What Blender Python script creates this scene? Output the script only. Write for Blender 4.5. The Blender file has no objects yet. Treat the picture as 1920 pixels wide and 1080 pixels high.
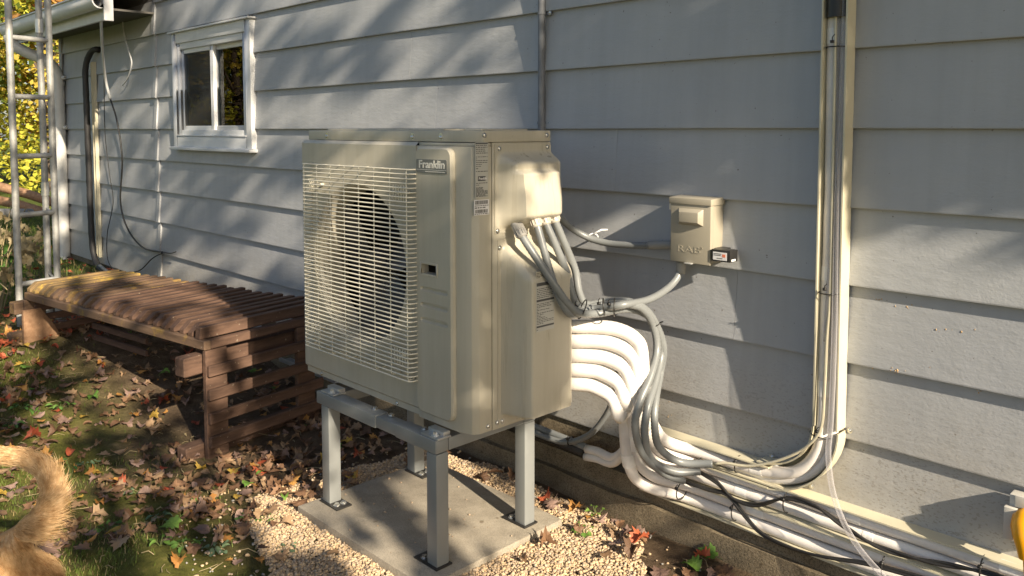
import bpy, bmesh, math, random
from mathutils import Vector, Matrix, noise, Euler
import numpy as np

R = math.radians
random.seed(7)
rng = np.random.default_rng(7)
SC = bpy.context.scene
COL = SC.collection

# ------------------------------------------------------------------ camera
CAMP = Vector((0.0, -2.52, 1.45))
YAW, PITCH = R(44.65), math.atan(98 / 1542)
FPX, CXP, CYP = 1542.0, 973.0, 341.0
fh = Vector((-math.cos(YAW), math.sin(YAW), 0))
RT = Vector((math.sin(YAW), math.cos(YAW), 0))
FW = fh * math.cos(PITCH) + Vector((0, 0, -math.sin(PITCH)))
UP = fh * math.sin(PITCH) + Vector((0, 0, math.cos(PITCH)))
cam = bpy.data.cameras.new('camera')
cam_o = bpy.data.objects.new('camera', cam)
COL.objects.link(cam_o)
m = Matrix((RT, UP, -FW)).transposed().to_4x4()
m.translation = CAMP
cam_o.matrix_world = m
cam.sensor_width = 36
cam.lens = FPX * 36 / 1920
cam.shift_x = -(CXP - 960) / 1920
cam.shift_y = -(540 - CYP) / 1920
cam.clip_start, cam.clip_end = 0.05, 400
SC.camera = cam_o

# ------------------------------------------------------------------ sky and sun
SUN_D = Vector((-1, 0.21, -0.52)).normalized()
world = bpy.data.worlds.new('World')
SC.world = world
world.use_nodes = True
wn = world.node_tree
sky = wn.nodes.new('ShaderNodeTexSky')
sky.sky_type = 'NISHITA'
sky.sun_disc = False
sky.sun_elevation = math.asin(-SUN_D.z)
sky.sun_rotation = math.atan2(-SUN_D.x, -SUN_D.y)
sky.air_density, sky.dust_density = 1.0, 1.5
bg = wn.nodes['Background']
bg.inputs['Strength'].default_value = 0.073
wn.links.new(sky.outputs[0], bg.inputs['Color'])
sl = bpy.data.lights.new('sun', 'SUN')
sl.energy, sl.angle, sl.color = 5.0, R(0.5), (1.0, 0.86, 0.66)
so = bpy.data.objects.new('sun', sl)
so.rotation_euler = SUN_D.to_track_quat('-Z', 'Y').to_euler()
COL.objects.link(so)
SC.view_settings.view_transform = 'Standard'
SC.view_settings.look = 'None'
SC.view_settings.gamma = 1
SC.view_settings.exposure = 1.12
SC.render.engine = 'CYCLES'
SC.cycles.use_denoising = True
SC.cycles.max_bounces = 7
SC.cycles.diffuse_bounces = 4

# ------------------------------------------------------------------ pixel helpers (photograph pixel + a known plane -> world point)
def ray(px, py):
    return FW + RT * ((px - CXP) / FPX) + UP * ((CYP - py) / FPX)
def PX(px, py, x):
    d = ray(px, py); return CAMP + d * ((x - CAMP.x) / d.x)
def PY(px, py, y):
    d = ray(px, py); return CAMP + d * ((y - CAMP.y) / d.y)
def PZ(px, py, z):
    d = ray(px, py); return CAMP + d * ((z - CAMP.z) / d.z)

# ------------------------------------------------------------------ materials
MATS = {}
def new_mat(name):
    m = bpy.data.materials.new(name); m.use_nodes = True
    MATS[name] = m
    return m, m.node_tree.nodes, m.node_tree.links, m.node_tree.nodes['Principled BSDF']
def noise_node(N, L, coord, scale, detail=4, rough=0.55, vec_scale=None):
    t = N.new('ShaderNodeTexNoise'); t.inputs['Scale'].default_value = scale
    t.inputs['Detail'].default_value = detail; t.inputs['Roughness'].default_value = rough
    if vec_scale:
        mp = N.new('ShaderNodeMapping'); mp.inputs['Scale'].default_value = vec_scale
        L.new(coord, mp.inputs['Vector']); coord = mp.outputs[0]
    L.new(coord, t.inputs['Vector'])
    return t
def ramp(N, L, fac, stops):
    r = N.new('ShaderNodeValToRGB')
    e = r.color_ramp.elements
    e[0].position, e[0].color = stops[0][0], (*stops[0][1], 1)
    e[1].position, e[1].color = stops[1][0], (*stops[1][1], 1)
    for p, c in stops[2:]:
        q = e.new(p); q.color = (*c, 1)
    L.new(fac, r.inputs[0])
    return r
def mixc(N, L, fac, a, b, mode='MIX'):
    x = N.new('ShaderNodeMix'); x.data_type = 'RGBA'; x.blend_type = mode
    for s, v in ((0, fac), (6, a), (7, b)):
        if hasattr(v, 'is_linked'): L.new(v, x.inputs[s])
        elif s == 0: x.inputs[0].default_value = v
        else: x.inputs[s].default_value = (*v, 1)
    return x.outputs[2]
def bump(N, L, B, h, strength=0.3, dist=0.01):
    b = N.new('ShaderNodeBump'); b.inputs['Strength'].default_value = strength
    b.inputs['Distance'].default_value = dist
    L.new(h, b.inputs['Height']); L.new(b.outputs[0], B.inputs['Normal'])
    return b
def simple(name, col, rough=0.5, metal=0.0, var=0.12, vscale=6.0, bscale=0, bstr=0.15, bdist=0.002, spec=0.5, world_space=True):
    m, N, L, B = new_mat(name)
    g = N.new('ShaderNodeNewGeometry')
    n = noise_node(N, L, g.outputs['Position'], vscale, 5, 0.6)
    a = tuple(c * (1 - var) for c in col); b = tuple(min(1, c * (1 + var)) for c in col)
    r = ramp(N, L, n.outputs[0], [(0.3, a), (0.7, b)])
    L.new(r.outputs[0], B.inputs['Base Color'])
    B.inputs['Roughness'].default_value = rough; B.inputs['Metallic'].default_value = metal
    B.inputs['Specular IOR Level'].default_value = spec
    if bscale:
        n2 = noise_node(N, L, g.outputs['Position'], bscale, 3)
        bump(N, L, B, n2.outputs[0], bstr, bdist)
    return m

def mat_siding():
    m, N, L, B = new_mat('siding_paint')
    g = N.new('ShaderNodeNewGeometry'); P = g.outputs['Position']
    oi = N.new('ShaderNodeObjectInfo')
    n1 = noise_node(N, L, P, 2.3, 5, 0.6)
    c = ramp(N, L, n1.outputs[0], [(0.3, (0.352, 0.366, 0.390)), (0.72, (0.405, 0.415, 0.430))]).outputs[0]
    # each board weathered a little differently
    rr = ramp(N, L, oi.outputs['Random'], [(0.0, (0.91, 0.91, 0.92)), (1.0, (1.05, 1.045, 1.03))]).outputs[0]
    c = mixc(N, L, 1.0, c, rr, 'MULTIPLY')
    # fine dark specks and chips
    sep = N.new('ShaderNodeSeparateXYZ'); L.new(P, sep.inputs[0])
    low = N.new('ShaderNodeMapRange'); low.inputs[1].default_value = 0.72; low.inputs[2].default_value = 0.33
    low.inputs[3].default_value = 0.0; low.inputs[4].default_value = 1.0; L.new(sep.outputs[2], low.inputs[0])
    sp = noise_node(N, L, P, 170, 2, 0.5, (0.55, 1, 1.1))
    spr = ramp(N, L, sp.outputs[0], [(0.575, (0, 0, 0)), (0.63, (1, 1, 1))]).outputs[0]
    k = N.new('ShaderNodeMath'); k.operation = 'MULTIPLY'; L.new(spr, k.inputs[0]); L.new(low.outputs[0], k.inputs[1])
    k2 = N.new('ShaderNodeMath'); k2.operation = 'MULTIPLY'; k2.inputs[1].default_value = 1.15; L.new(k.outputs[0], k2.inputs[0]); n9 = noise_node(N, L, P, 3.1, 4, 0.7); k3 = N.new('ShaderNodeMath'); k3.operation = 'MULTIPLY'; L.new(k2.outputs[0], k3.inputs[0]); L.new(n9.outputs[0], k3.inputs[1])
    c = mixc(N, L, k3.outputs[0], c, (0.11, 0.095, 0.08))
    sp2 = noise_node(N, L, P, 75, 2, 0.4)
    sp2r = ramp(N, L, sp2.outputs[0], [(0.755, (0, 0, 0)), (0.775, (0.7, 0.7, 0.7))]).outputs[0]
    c = mixc(N, L, sp2r, c, (0.13, 0.105, 0.085))
    # dusty splash-back on the lowest boards
    n3 = noise_node(N, L, P, 5.0, 4, 0.7)
    d = N.new('ShaderNodeMath'); d.operation = 'MULTIPLY'; L.new(low.outputs[0], d.inputs[0]); L.new(n3.outputs[0], d.inputs[1])
    c = mixc(N, L, d.outputs[0], c, (0.36, 0.33, 0.28))
    # faint vertical weather streaks
    st = noise_node(N, L, P, 9, 4, 0.6, (2.0, 1, 0.12))
    sr = ramp(N, L, st.outputs[0], [(0.35, (0.93, 0.93, 0.92)), (0.62, (1, 1, 1))]).outputs[0]
    c = mixc(N, L, 0.8, c, sr, 'MULTIPLY')
    L.new(c, B.inputs['Base Color'])
    B.inputs['Roughness'].default_value = 0.5
    B.inputs['Specular IOR Level'].default_value = 0.35
    b1 = noise_node(N, L, P, 38, 4, 0.6, (0.35, 1, 1))
    b2 = noise_node(N, L, P, 120, 3, 0.6)
    ad = N.new('ShaderNodeMath'); ad.operation = 'MULTIPLY_ADD'; ad.inputs[1].default_value = 0.35
    L.new(b2.outputs[0], ad.inputs[0]); L.new(b1.outputs[0], ad.inputs[2])
    bump(N, L, B, ad.outputs[0], 0.30, 0.006)
mat_siding()

def mat_ground():
    m, N, L, B = new_mat('soil_and_moss')
    g = N.new('ShaderNodeNewGeometry'); P = g.outputs['Position']
    n1 = noise_node(N, L, P, 1.5, 6, 0.65)
    n2 = noise_node(N, L, P, 14, 6, 0.7)
    soil = ramp(N, L, n2.outputs[0], [(0.25, (0.060, 0.042, 0.027)), (0.55, (0.135, 0.096, 0.062)), (0.8, (0.24, 0.18, 0.115))]).outputs[0]
    moss = ramp(N, L, n2.outputs[0], [(0.25, (0.055, 0.062, 0.014)), (0.55, (0.135, 0.135, 0.032)), (0.8, (0.24, 0.20, 0.07))]).outputs[0]
    sep = N.new('ShaderNodeSeparateXYZ'); L.new(P, sep.inputs[0])
    front = N.new('ShaderNodeMapRange'); front.inputs[1].default_value = -0.85; front.inputs[2].default_value = -1.35
    L.new(sep.outputs[1], front.inputs[0])
    mk = ramp(N, L, n1.outputs[0], [(0.34, (0, 0, 0)), (0.52, (1, 1, 1))]).outputs[0]
    mm = N.new('ShaderNodeMath'); mm.operation = 'MULTIPLY'; L.new(mk, mm.inputs[0]); L.new(front.outputs[0], mm.inputs[1])
    c = mixc(N, L, mm.outputs[0], soil, moss)
    far = N.new('ShaderNodeMapRange'); far.inputs[1].default_value = -6.4; far.inputs[2].default_value = -8.5
    L.new(sep.outputs[0], far.inputs[0])
    n4 = noise_node(N, L, P, 60, 5, 0.7)
    lawn = ramp(N, L, n4.outputs[0], [(0.3, (0.035, 0.06, 0.012)), (0.7, (0.13, 0.155, 0.035))]).outputs[0]
    c = mixc(N, L, far.outputs[0], c, lawn)
    L.new(c, B.inputs['Base Color'])
    B.inputs['Roughness'].default_value = 0.95
    B.inputs['Specular IOR Level'].default_value = 0.15
    n3 = noise_node(N, L, P, 45, 8, 0.75)
    bump(N, L, B, n3.outputs[0], 0.9, 0.03)
mat_ground()

def mat_concrete(name, a, b, speck=0.5, pit=True):
    m, N, L, B = new_mat(name)
    g = N.new('ShaderNodeNewGeometry'); P = g.outputs['Position']
    n1 = noise_node(N, L, P, 7, 6, 0.7)
    c = ramp(N, L, n1.outputs[0], [(0.3, a), (0.7, b)]).outputs[0]
    n2 = noise_node(N, L, P, 220, 2, 0.5)
    s = ramp(N, L, n2.outputs[0], [(0.38, (speck,) * 3), (0.52, (1, 1, 1))]).outputs[0]
    c = mixc(N, L, 0.7, c, s, 'MULTIPLY')
    n5 = noise_node(N, L, P, 18, 3, 0.5)
    s2 = ramp(N, L, n5.outputs[0], [(0.70, (1, 1, 1)), (0.76, (0.45, 0.40, 0.34))]).outputs[0]
    c = mixc(N, L, 0.8, c, s2, 'MULTIPLY')
    L.new(c, B.inputs['Base Color']); B.inputs['Roughness'].default_value = 0.9
    B.inputs['Specular IOR Level'].default_value = 0.2
    n3 = noise_node(N, L, P, 90, 6, 0.7)
    bump(N, L, B, n3.outputs[0], 0.5, 0.008)
mat_concrete('pad_concrete', (0.25, 0.22, 0.175), (0.41, 0.365, 0.295), 0.7)
mat_concrete('foundation_concrete', (0.13, 0.105, 0.07), (0.27, 0.22, 0.15), 0.35)

def mat_wood(name, a, b, along, rough=0.75, patch=None):
    m, N, L, B = new_mat(name)
    tc = N.new('ShaderNodeTexCoord')
    g = N.new('ShaderNodeNewGeometry')
    n1 = noise_node(N, L, tc.outputs['Object'], 30, 6, 0.65, along)
    c = ramp(N, L, n1.outputs[0], [(0.28, a), (0.72, b)]).outputs[0]
    if patch:
        n2 = noise_node(N, L, g.outputs['Position'], 7, 5, 0.7)
        f = ramp(N, L, n2.outputs[0], [(0.56, (0, 0, 0)), (0.66, (1, 1, 1))]).outputs[0]
        c = mixc(N, L, f, c, patch)
    n4 = noise_node(N, L, g.outputs['Position'], 55, 3, 0.5)
    f2 = ramp(N, L, n4.outputs[0], [(0.70, (0, 0, 0)), (0.73, (0.7, 0.7, 0.7))]).outputs[0]
    c = mixc(N, L, f2, c, (0.33, 0.27, 0.20))
    L.new(c, B.inputs['Base Color']); B.inputs['Roughness'].default_value = rough
    B.inputs['Specular IOR Level'].default_value = 0.3
    bump(N, L, B, n1.outputs[0], 0.35, 0.004)
mat_wood('stained_wood', (0.050, 0.029, 0.021), (0.155, 0.092, 0.064), (0.15, 1, 1))
mat_wood('mossy_wood', (0.08, 0.05, 0.033), (0.20, 0.128, 0.082), (0.15, 1, 1), patch=(0.26, 0.165, 0.05))
mat_wood('yellowed_wood', (0.15, 0.10, 0.05), (0.30, 0.20, 0.09), (0.15, 1, 1), patch=(0.42, 0.28, 0.06))
mat_wood('rail_wood', (0.20, 0.11, 0.06), (0.36, 0.22, 0.13), (0.2, 1, 1))
mat_wood('bark', (0.05, 0.038, 0.028), (0.14, 0.105, 0.08), (1, 1, 0.2), 0.95)

def mat_cabinet(name, col, rough):
    m, N, L, B = new_mat(name)
    g = N.new('ShaderNodeNewGeometry'); P = g.outputs['Position']
    n1 = noise_node(N, L, P, 2.5, 5, 0.6)
    c = ramp(N, L, n1.outputs[0], [(0.3, tuple(q * .95 for q in col)), (0.7, tuple(q * 1.04 for q in col))]).outputs[0]
    st = noise_node(N, L, P, 26, 5, 0.65, (1, 1, 0.06))                      # rain streaks in the dust
    c = mixc(N, L, 0.75, c, ramp(N, L, st.outputs[0], [(0.36, (0.90, 0.885, 0.86)), (0.58, (1, 1, 1))]).outputs[0], 'MULTIPLY')
    sp = noise_node(N, L, P, 120, 3, 0.6)
    c = mixc(N, L, ramp(N, L, sp.outputs[0], [(0.70, (0, 0, 0)), (0.74, (.5, .5, .5))]).outputs[0], c, (0.24, 0.20, 0.15))
    sep = N.new('ShaderNodeSeparateXYZ'); L.new(P, sep.inputs[0])
    lo = N.new('ShaderNodeMapRange'); lo.inputs[1].default_value = 0.75; lo.inputs[2].default_value = 0.45; lo.inputs[4].default_value = 0.45; L.new(sep.outputs[2], lo.inputs[0])
    d = N.new('ShaderNodeMath'); d.operation = 'MULTIPLY'; L.new(lo.outputs[0], d.inputs[0]); L.new(noise_node(N, L, P, 9, 5, .7).outputs[0], d.inputs[1])
    c = mixc(N, L, d.outputs[0], c, (0.30, 0.26, 0.20))                       # soil splash low down
    L.new(c, B.inputs['Base Color'])
    rr = N.new('ShaderNodeMapRange'); rr.inputs[3].default_value = rough - .07; rr.inputs[4].default_value = rough + .16; L.new(st.outputs[0], rr.inputs[0]); L.new(rr.outputs[0], B.inputs['Roughness'])
    w = noise_node(N, L, P, 3.5, 2, .4); bump(N, L, B, w.outputs[0], .12, .03)
mat_cabinet('cabinet_beige', (0.465, 0.435, 0.357), 0.36)
mat_cabinet('cabinet_gloss', (0.48, 0.447, 0.365), 0.25)
simple('grille_beige', (0.66, 0.625, 0.52), 0.4, var=0.03)
simple('duct_cream', (0.56, 0.52, 0.39), 0.42, var=0.06, vscale=9)
simple('conduit_grey', (0.185, 0.196, 0.20), 0.34, var=0.05)
simple('gland_grey', (0.30, 0.29, 0.27), 0.45, var=0.06)
simple('gland_beige', (0.48, 0.44, 0.38), 0.4, var=0.06)
simple('insulation_white', (0.74, 0.70, 0.66), 0.7, var=0.10, vscale=11, bscale=420, bstr=0.25, bdist=0.002)
simple('tape_white', (0.80, 0.78, 0.75), 0.4, var=0.06, vscale=30, bscale=90, bstr=0.3, bdist=0.004)
simple('black_plastic', (0.022, 0.021, 0.020), 0.42, var=0.2)
simple('black_rubber', (0.028, 0.027, 0.028), 0.6, var=0.3, bscale=160, bstr=0.4)
simple('galvanised', (0.50, 0.51, 0.51), 0.42, 0.75, var=0.14, vscale=16, bscale=60, bstr=0.05)
simple('stand_grey', (0.25, 0.262, 0.262), 0.40, 0.25, var=0.05, vscale=8)
simple('tower_steel', (0.36, 0.36, 0.345), 0.55, 0.3, var=0.25, vscale=22)
simple('conduit_steel', (0.15, 0.16, 0.18), 0.6, 0.0, var=0.15, vscale=20)
simple('screw_steel', (0.62, 0.62, 0.60), 0.25, 0.9, var=0.1)
simple('zinc_bright', (0.66, 0.66, 0.64), 0.3, 0.6, var=0.1, vscale=30)
simple('box_beige', (0.34, 0.31, 0.245), 0.4, 0.0, var=0.03)
simple('trim_white', (0.62, 0.63, 0.64), 0.45, var=0.06, vscale=12, bscale=50, bstr=0.08)
simple('vinyl_white', (0.66, 0.67, 0.68), 0.35, var=0.04)
simple('downspout_white', (0.56, 0.555, 0.535), 0.45, var=0.12, vscale=7)
simple('room_shade_dark', (0.03, 0.028, 0.026), 0.8)  # shade of the unlit room, put into the wall colour
simple('curtain_brown', (0.60, 0.54, 0.46), 0.9, var=0.2, vscale=5)
simple('curtain_pale', (0.80, 0.85, 0.84), 0.9, var=0.1)
simple('curtain_gold', (0.85, 0.62, 0.16), 0.9, var=0.3, vscale=8)
simple('fan_plastic', (0.035, 0.037, 0.05), 0.4, var=0.2)
simple('coil_dark', (0.010, 0.010, 0.011), 0.8, var=0.3)
simple('badge_grey', (0.16, 0.165, 0.155), 0.4, var=0.04)
simple('badge_ink', (0.62, 0.61, 0.56), 0.4, var=0.03)
simple('label_silver', (0.46, 0.455, 0.42), 0.4, var=0.04)
simple('label_white', (0.72, 0.71, 0.72), 0.5, var=0.03)
simple('print_ink', (0.07, 0.07, 0.07), 0.6, var=0.1)
simple('print_orange', (0.75, 0.22, 0.12), 0.6, var=0.1)
simple('yellow_plastic', (0.72, 0.33, 0.006), 0.28, var=0.08)
simple('outlet_grey', (0.55, 0.53, 0.48), 0.4, var=0.06)
simple('shingle', (0.10, 0.055, 0.045), 0.9, var=0.4, vscale=30)
simple('soffit', (0.10, 0.095, 0.085), 0.8, var=0.1)
simple('pebble_a', (0.49, 0.355, 0.215), 0.85, var=0.35, vscale=70)
simple('pebble_c', (0.33, 0.25, 0.175), 0.85, var=0.35, vscale=70)
simple('pebble_b', (0.44, 0.34, 0.24), 0.85, var=0.35, vscale=70)
simple('stone_edge', (0.26, 0.25, 0.23), 0.9, var=0.3, vscale=20)
simple('dog_skin', (0.52, 0.28, 0.11), 0.9, var=0.15, vscale=12)
simple('dog_nose', (0.02, 0.018, 0.016), 0.4)
simple('seed_tan', (0.42, 0.28, 0.14), 0.8, var=0.3, vscale=60)
simple('metal_tray', (0.45, 0.46, 0.47), 0.35, 0.6, var=0.1)
simple('stem_green', (0.10, 0.13, 0.04), 0.7, var=0.3)
simple('stem_dry', (0.30, 0.24, 0.13), 0.8, var=0.3)
simple('sheathing', (0.20, 0.20, 0.20), 0.9)

def mat_leaf(name, a, b, trans=0.35, rough=0.6, scale=9):
    m, N, L, B = new_mat(name)
    g = N.new('ShaderNodeNewGeometry')
    oi = N.new('ShaderNodeObjectInfo')
    n = noise_node(N, L, g.outputs['Position'], scale, 4, 0.6)
    ad = N.new('ShaderNodeMath'); ad.operation = 'MULTIPLY_ADD'; ad.inputs[1].default_value = 0.5; 
    L.new(oi.outputs['Random'], ad.inputs[0]); L.new(n.outputs[0], ad.inputs[2])
    sb = N.new('ShaderNodeMath'); sb.operation = 'SUBTRACT'; sb.inputs[1].default_value = 0.25; L.new(ad.outputs[0], sb.inputs[0])
    c = ramp(N, L, sb.outputs[0], [(0.3, a), (0.7, b)]).outputs[0]
    L.new(c, B.inputs['Base Color']); B.inputs['Roughness'].default_value = rough
    B.inputs['Specular IOR Level'].default_value = 0.3
    tr = N.new('ShaderNodeBsdfTranslucent'); L.new(c, tr.inputs['Color'])
    mx = N.new('ShaderNodeMixShader'); mx.inputs[0].default_value = trans
    L.new(B.outputs[0], mx.inputs[1]); L.new(tr.outputs[0], mx.inputs[2])
    L.new(mx.outputs[0], N['Material Output'].inputs['Surface'])
    return m
mat_leaf('leaf_tan', (0.17, 0.105, 0.06), (0.36, 0.24, 0.14), 0.15)
mat_leaf('leaf_mauve', (0.15, 0.095, 0.075), (0.32, 0.22, 0.18), 0.12)
mat_leaf('leaf_brown', (0.10, 0.055, 0.032), (0.22, 0.125, 0.07), 0.12)
mat_leaf('leaf_orange', (0.32, 0.15, 0.04), (0.52, 0.28, 0.08), 0.2)
mat_leaf('leaf_red', (0.24, 0.05, 0.025), (0.50, 0.13, 0.06), 0.2)
mat_leaf('leaf_yellow', (0.38, 0.25, 0.05), (0.56, 0.38, 0.08), 0.25)
mat_leaf('leaf_green', (0.08, 0.17, 0.03), (0.19, 0.32, 0.06), 0.3)
mat_leaf('weed_green', (0.06, 0.14, 0.03), (0.15, 0.27, 0.06), 0.3)
mat_leaf('weed_bluegreen', (0.07, 0.13, 0.07), (0.15, 0.22, 0.12), 0.25)
mat_leaf('grass_blade', (0.06, 0.10, 0.015), (0.17, 0.22, 0.045), 0.3)
mat_leaf('thatch', (0.22, 0.165, 0.075), (0.42, 0.32, 0.15), 0.2)
mat_leaf('tree_yellowgreen', (0.42, 0.45, 0.04), (0.70, 0.66, 0.10), 0.5, scale=2)
mat_leaf('tree_green', (0.05, 0.09, 0.015), (0.14, 0.19, 0.035), 0.4, scale=2)
mat_leaf('tree_gold', (0.56, 0.40, 0.05), (0.76, 0.58, 0.12), 0.5, scale=2)
mat_leaf('tree_orange', (0.60, 0.24, 0.05), (0.72, 0.38, 0.11), 0.45, scale=2)
mat_leaf('dry_leaf', (0.26, 0.20, 0.10), (0.48, 0.40, 0.24), 0.3)

def mat_fur(name, a, b):
    m, N, L, B = new_mat(name)
    g = N.new('ShaderNodeNewGeometry')
    n = noise_node(N, L, g.outputs['Position'], 55, 4, 0.6)
    c = ramp(N, L, n.outputs[0], [(0.32, a), (0.66, b)]).outputs[0]
    L.new(c, B.inputs['Base Color']); B.inputs['Roughness'].default_value = 0.6
    tr = N.new('ShaderNodeBsdfTranslucent'); L.new(c, tr.inputs['Color'])
    mx = N.new('ShaderNodeMixShader'); mx.inputs[0].default_value = 0.18
    L.new(B.outputs[0], mx.inputs[1]); L.new(tr.outputs[0], mx.inputs[2])
    L.new(mx.outputs[0], N['Material Output'].inputs['Surface'])
mat_fur('golden_fur', (0.42, 0.235, 0.095), (0.84, 0.61, 0.35))

def mat_glass():
    m, N, L, B = new_mat('window_glass')
    N.remove(B)
    gl = N.new('ShaderNodeBsdfGlossy'); gl.inputs['Roughness'].default_value = 0.01
    tr = N.new('ShaderNodeBsdfTransparent'); tr.inputs['Color'].default_value = (0.86, 0.9, 0.88, 1)
    fr = N.new('ShaderNodeFresnel'); fr.inputs['IOR'].default_value = 1.28
    mx = N.new('ShaderNodeMixShader'); L.new(fr.outputs[0], mx.inputs[0])
    L.new(tr.outputs[0], mx.inputs[1]); L.new(gl.outputs[0], mx.inputs[2])
    L.new(mx.outputs[0], N['Material Output'].inputs['Surface'])
    m2, N, L, B = new_mat('insect_screen')
    tr = N.new('ShaderNodeBsdfTransparent')
    B.inputs['Base Color'].default_value = (0.05, 0.05, 0.05, 1); B.inputs['Roughness'].default_value = 0.8
    mx = N.new('ShaderNodeMixShader'); mx.inputs[0].default_value = 0.5
    L.new(tr.outputs[0], mx.inputs[1]); L.new(B.outputs[0], mx.inputs[2])
    L.new(mx.outputs[0], N['Material Output'].inputs['Surface'])
    m3, N, L, B = new_mat('clear_vinyl')
    B.inputs['Base Color'].default_value = (0.66, 0.64, 0.66, 1); B.inputs['Roughness'].default_value = 0.38
    tr = N.new('ShaderNodeBsdfTransparent'); tr.inputs['Color'].default_value = (0.93, 0.93, 0.94, 1)
    lw = N.new('ShaderNodeLayerWeight'); lw.inputs[0].default_value = 0.45
    mr = N.new('ShaderNodeMapRange'); mr.inputs[3].default_value = 0.08; mr.inputs[4].default_value = 0.6
    L.new(lw.outputs['Facing'], mr.inputs[0])
    mx = N.new('ShaderNodeMixShader'); L.new(mr.outputs[0], mx.inputs[0])
    L.new(tr.outputs[0], mx.inputs[1]); L.new(B.outputs[0], mx.inputs[2])
    L.new(mx.outputs[0], N['Material Output'].inputs['Surface'])
mat_glass()

# ------------------------------------------------------------------ mesh helpers
def link(name, me, mats, parent=None, loc=None, smooth=False):
    if isinstance(mats, str): mats = [mats]
    for k in mats: me.materials.append(MATS[k])
    if smooth:
        me.polygons.foreach_set('use_smooth', [True] * len(me.polygons))
    o = bpy.data.objects.new(name, me)
    COL.objects.link(o)
    if parent is not None: o.parent = parent
    if loc is not None: o.location = loc
    return o
def tag(o, label=None, cat=None, group=None, kind=None):
    if label: o['label'] = label
    if cat: o['category'] = cat
    if group: o['group'] = group
    if kind: o['kind'] = kind
    return o
def thing(name, label, cat, group=None, loc=(0, 0, 0), rz=0):
    o = bpy.data.objects.new(name, None); COL.objects.link(o)
    o.empty_display_size = 0.1
    o.location = loc; o.rotation_euler = (0, 0, rz)
    return tag(o, label, cat, group)
class MB:
    def __init__(s): s.v = []; s.f = []; s.mi = []
    def add(s, verts, faces, mi=0):
        b = len(s.v); s.v += [tuple(p) for p in verts]
        s.f += [tuple(i + b for i in f) for f in faces]; s.mi += [mi] * len(faces)
    def box(s, lo, hi, mi=0, M=None):
        x0, y0, z0 = lo; x1, y1, z1 = hi
        v = [Vector(p) for p in ((x0,y0,z0),(x1,y0,z0),(x1,y1,z0),(x0,y1,z0),(x0,y0,z1),(x1,y0,z1),(x1,y1,z1),(x0,y1,z1))]
        if M: v = [M @ p for p in v]
        s.add(v, [(3,2,1,0),(4,5,6,7),(0,1,5,4),(1,2,6,5),(2,3,7,6),(3,0,4,7)], mi)
    def prism(s, poly, a, b, mi=0):
        """poly: list of 3-vectors (closed loop); extruded by vector from a to b offsets"""
        n = len(poly); a, b = Vector(a), Vector(b)
        v = [Vector(p) + a for p in poly] + [Vector(p) + b for p in poly]
        f = [tuple(range(n))[::-1], tuple(range(n, 2 * n))] + [(i, (i + 1) % n, n + (i + 1) % n, n + i) for i in range(n)]
        s.add(v, f, mi)
    def tube(s, pts, r, n=10, caps=True, mi=0):
        pts = [Vector(p) for p in pts]; k = len(pts)
        rr = r if callable(r) else (lambda i: r)
        T = []
        for i in range(k):
            t = pts[min(i + 1, k - 1)] - pts[max(i - 1, 0)]
            T.append(t.normalized() if t.length > 1e-9 else Vector((0, 0, 1)))
        ref = Vector((0, 0, 1)) if abs(T[0].z) < 0.9 else Vector((1, 0, 0))
        u = T[0].cross(ref).normalized()
        vs, fs = [], []
        for i in range(k):
            u = (u - T[i] * u.dot(T[i]))
            u = u.normalized() if u.length > 1e-6 else T[i].orthogonal().normalized()
            w = T[i].cross(u)
            for j in range(n):
                a = 2 * math.pi * j / n
                vs.append(pts[i] + (u * math.cos(a) + w * math.sin(a)) * rr(i))
        for i in range(k - 1):
            for j in range(n):
                fs.append((i*n+j, i*n+(j+1)%n, (i+1)*n+(j+1)%n, (i+1)*n+j))
        if caps:
            fs.append(tuple(range(n))[::-1]); fs.append(tuple((k-1)*n + j for j in range(n)))
        s.add(vs, fs, mi)
    def mesh(s, name='m'):
        me = bpy.data.meshes.new(name)
        me.from_pydata(s.v, [], s.f)
        if any(s.mi): me.polygons.foreach_set('material_index', s.mi)
        me.update()
        return me
    def build(s, name, mats, parent=None, smooth=False, bev=0, seg=2, auto=None):
        me = s.mesh(name)
        if bev:
            bm = bmesh.new(); bm.from_mesh(me)
            bmesh.ops.remove_doubles(bm, verts=bm.verts, dist=1e-5)
            es = [e for e in bm.edges if len(e.link_faces) == 2 and e.calc_face_angle(0) > 0.5]
            bmesh.ops.bevel(bm, geom=es, offset=bev, segments=seg, profile=0.6, affect='EDGES', clamp_overlap=True)
            bm.to_mesh(me); bm.free()
        o = link(name, me, mats, parent, smooth=smooth or bool(bev))
        if auto or bev:
            sharp_by_angle(me, auto or 0.6)
        return o
def sharp_by_angle(me, ang):
    bm = bmesh.new(); bm.from_mesh(me)
    for e in bm.edges:
        e.smooth = not (len(e.link_faces) == 2 and e.calc_face_angle(0) > ang)
    for f in bm.faces: f.smooth = True
    bm.to_mesh(me); bm.free()
def spline(pts, step=0.02):
    P = [Vector(p) for p in pts]
    P = [P[0] * 2 - P[1]] + P + [P[-1] * 2 - P[-2]]
    out = []
    for i in range(1, len(P) - 2):
        a, b, c, d = P[i-1], P[i], P[i+1], P[i+2]
        n = max(2, int((c - b).length / step))
        for k in range(n):
            t = k / n
            out.append(0.5 * ((2*b) + (c-a)*t + (2*a-5*b+4*c-d)*t*t + (3*b-a-3*c+d)*t**3))
    out.append(P[-2])
    return out
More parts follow.
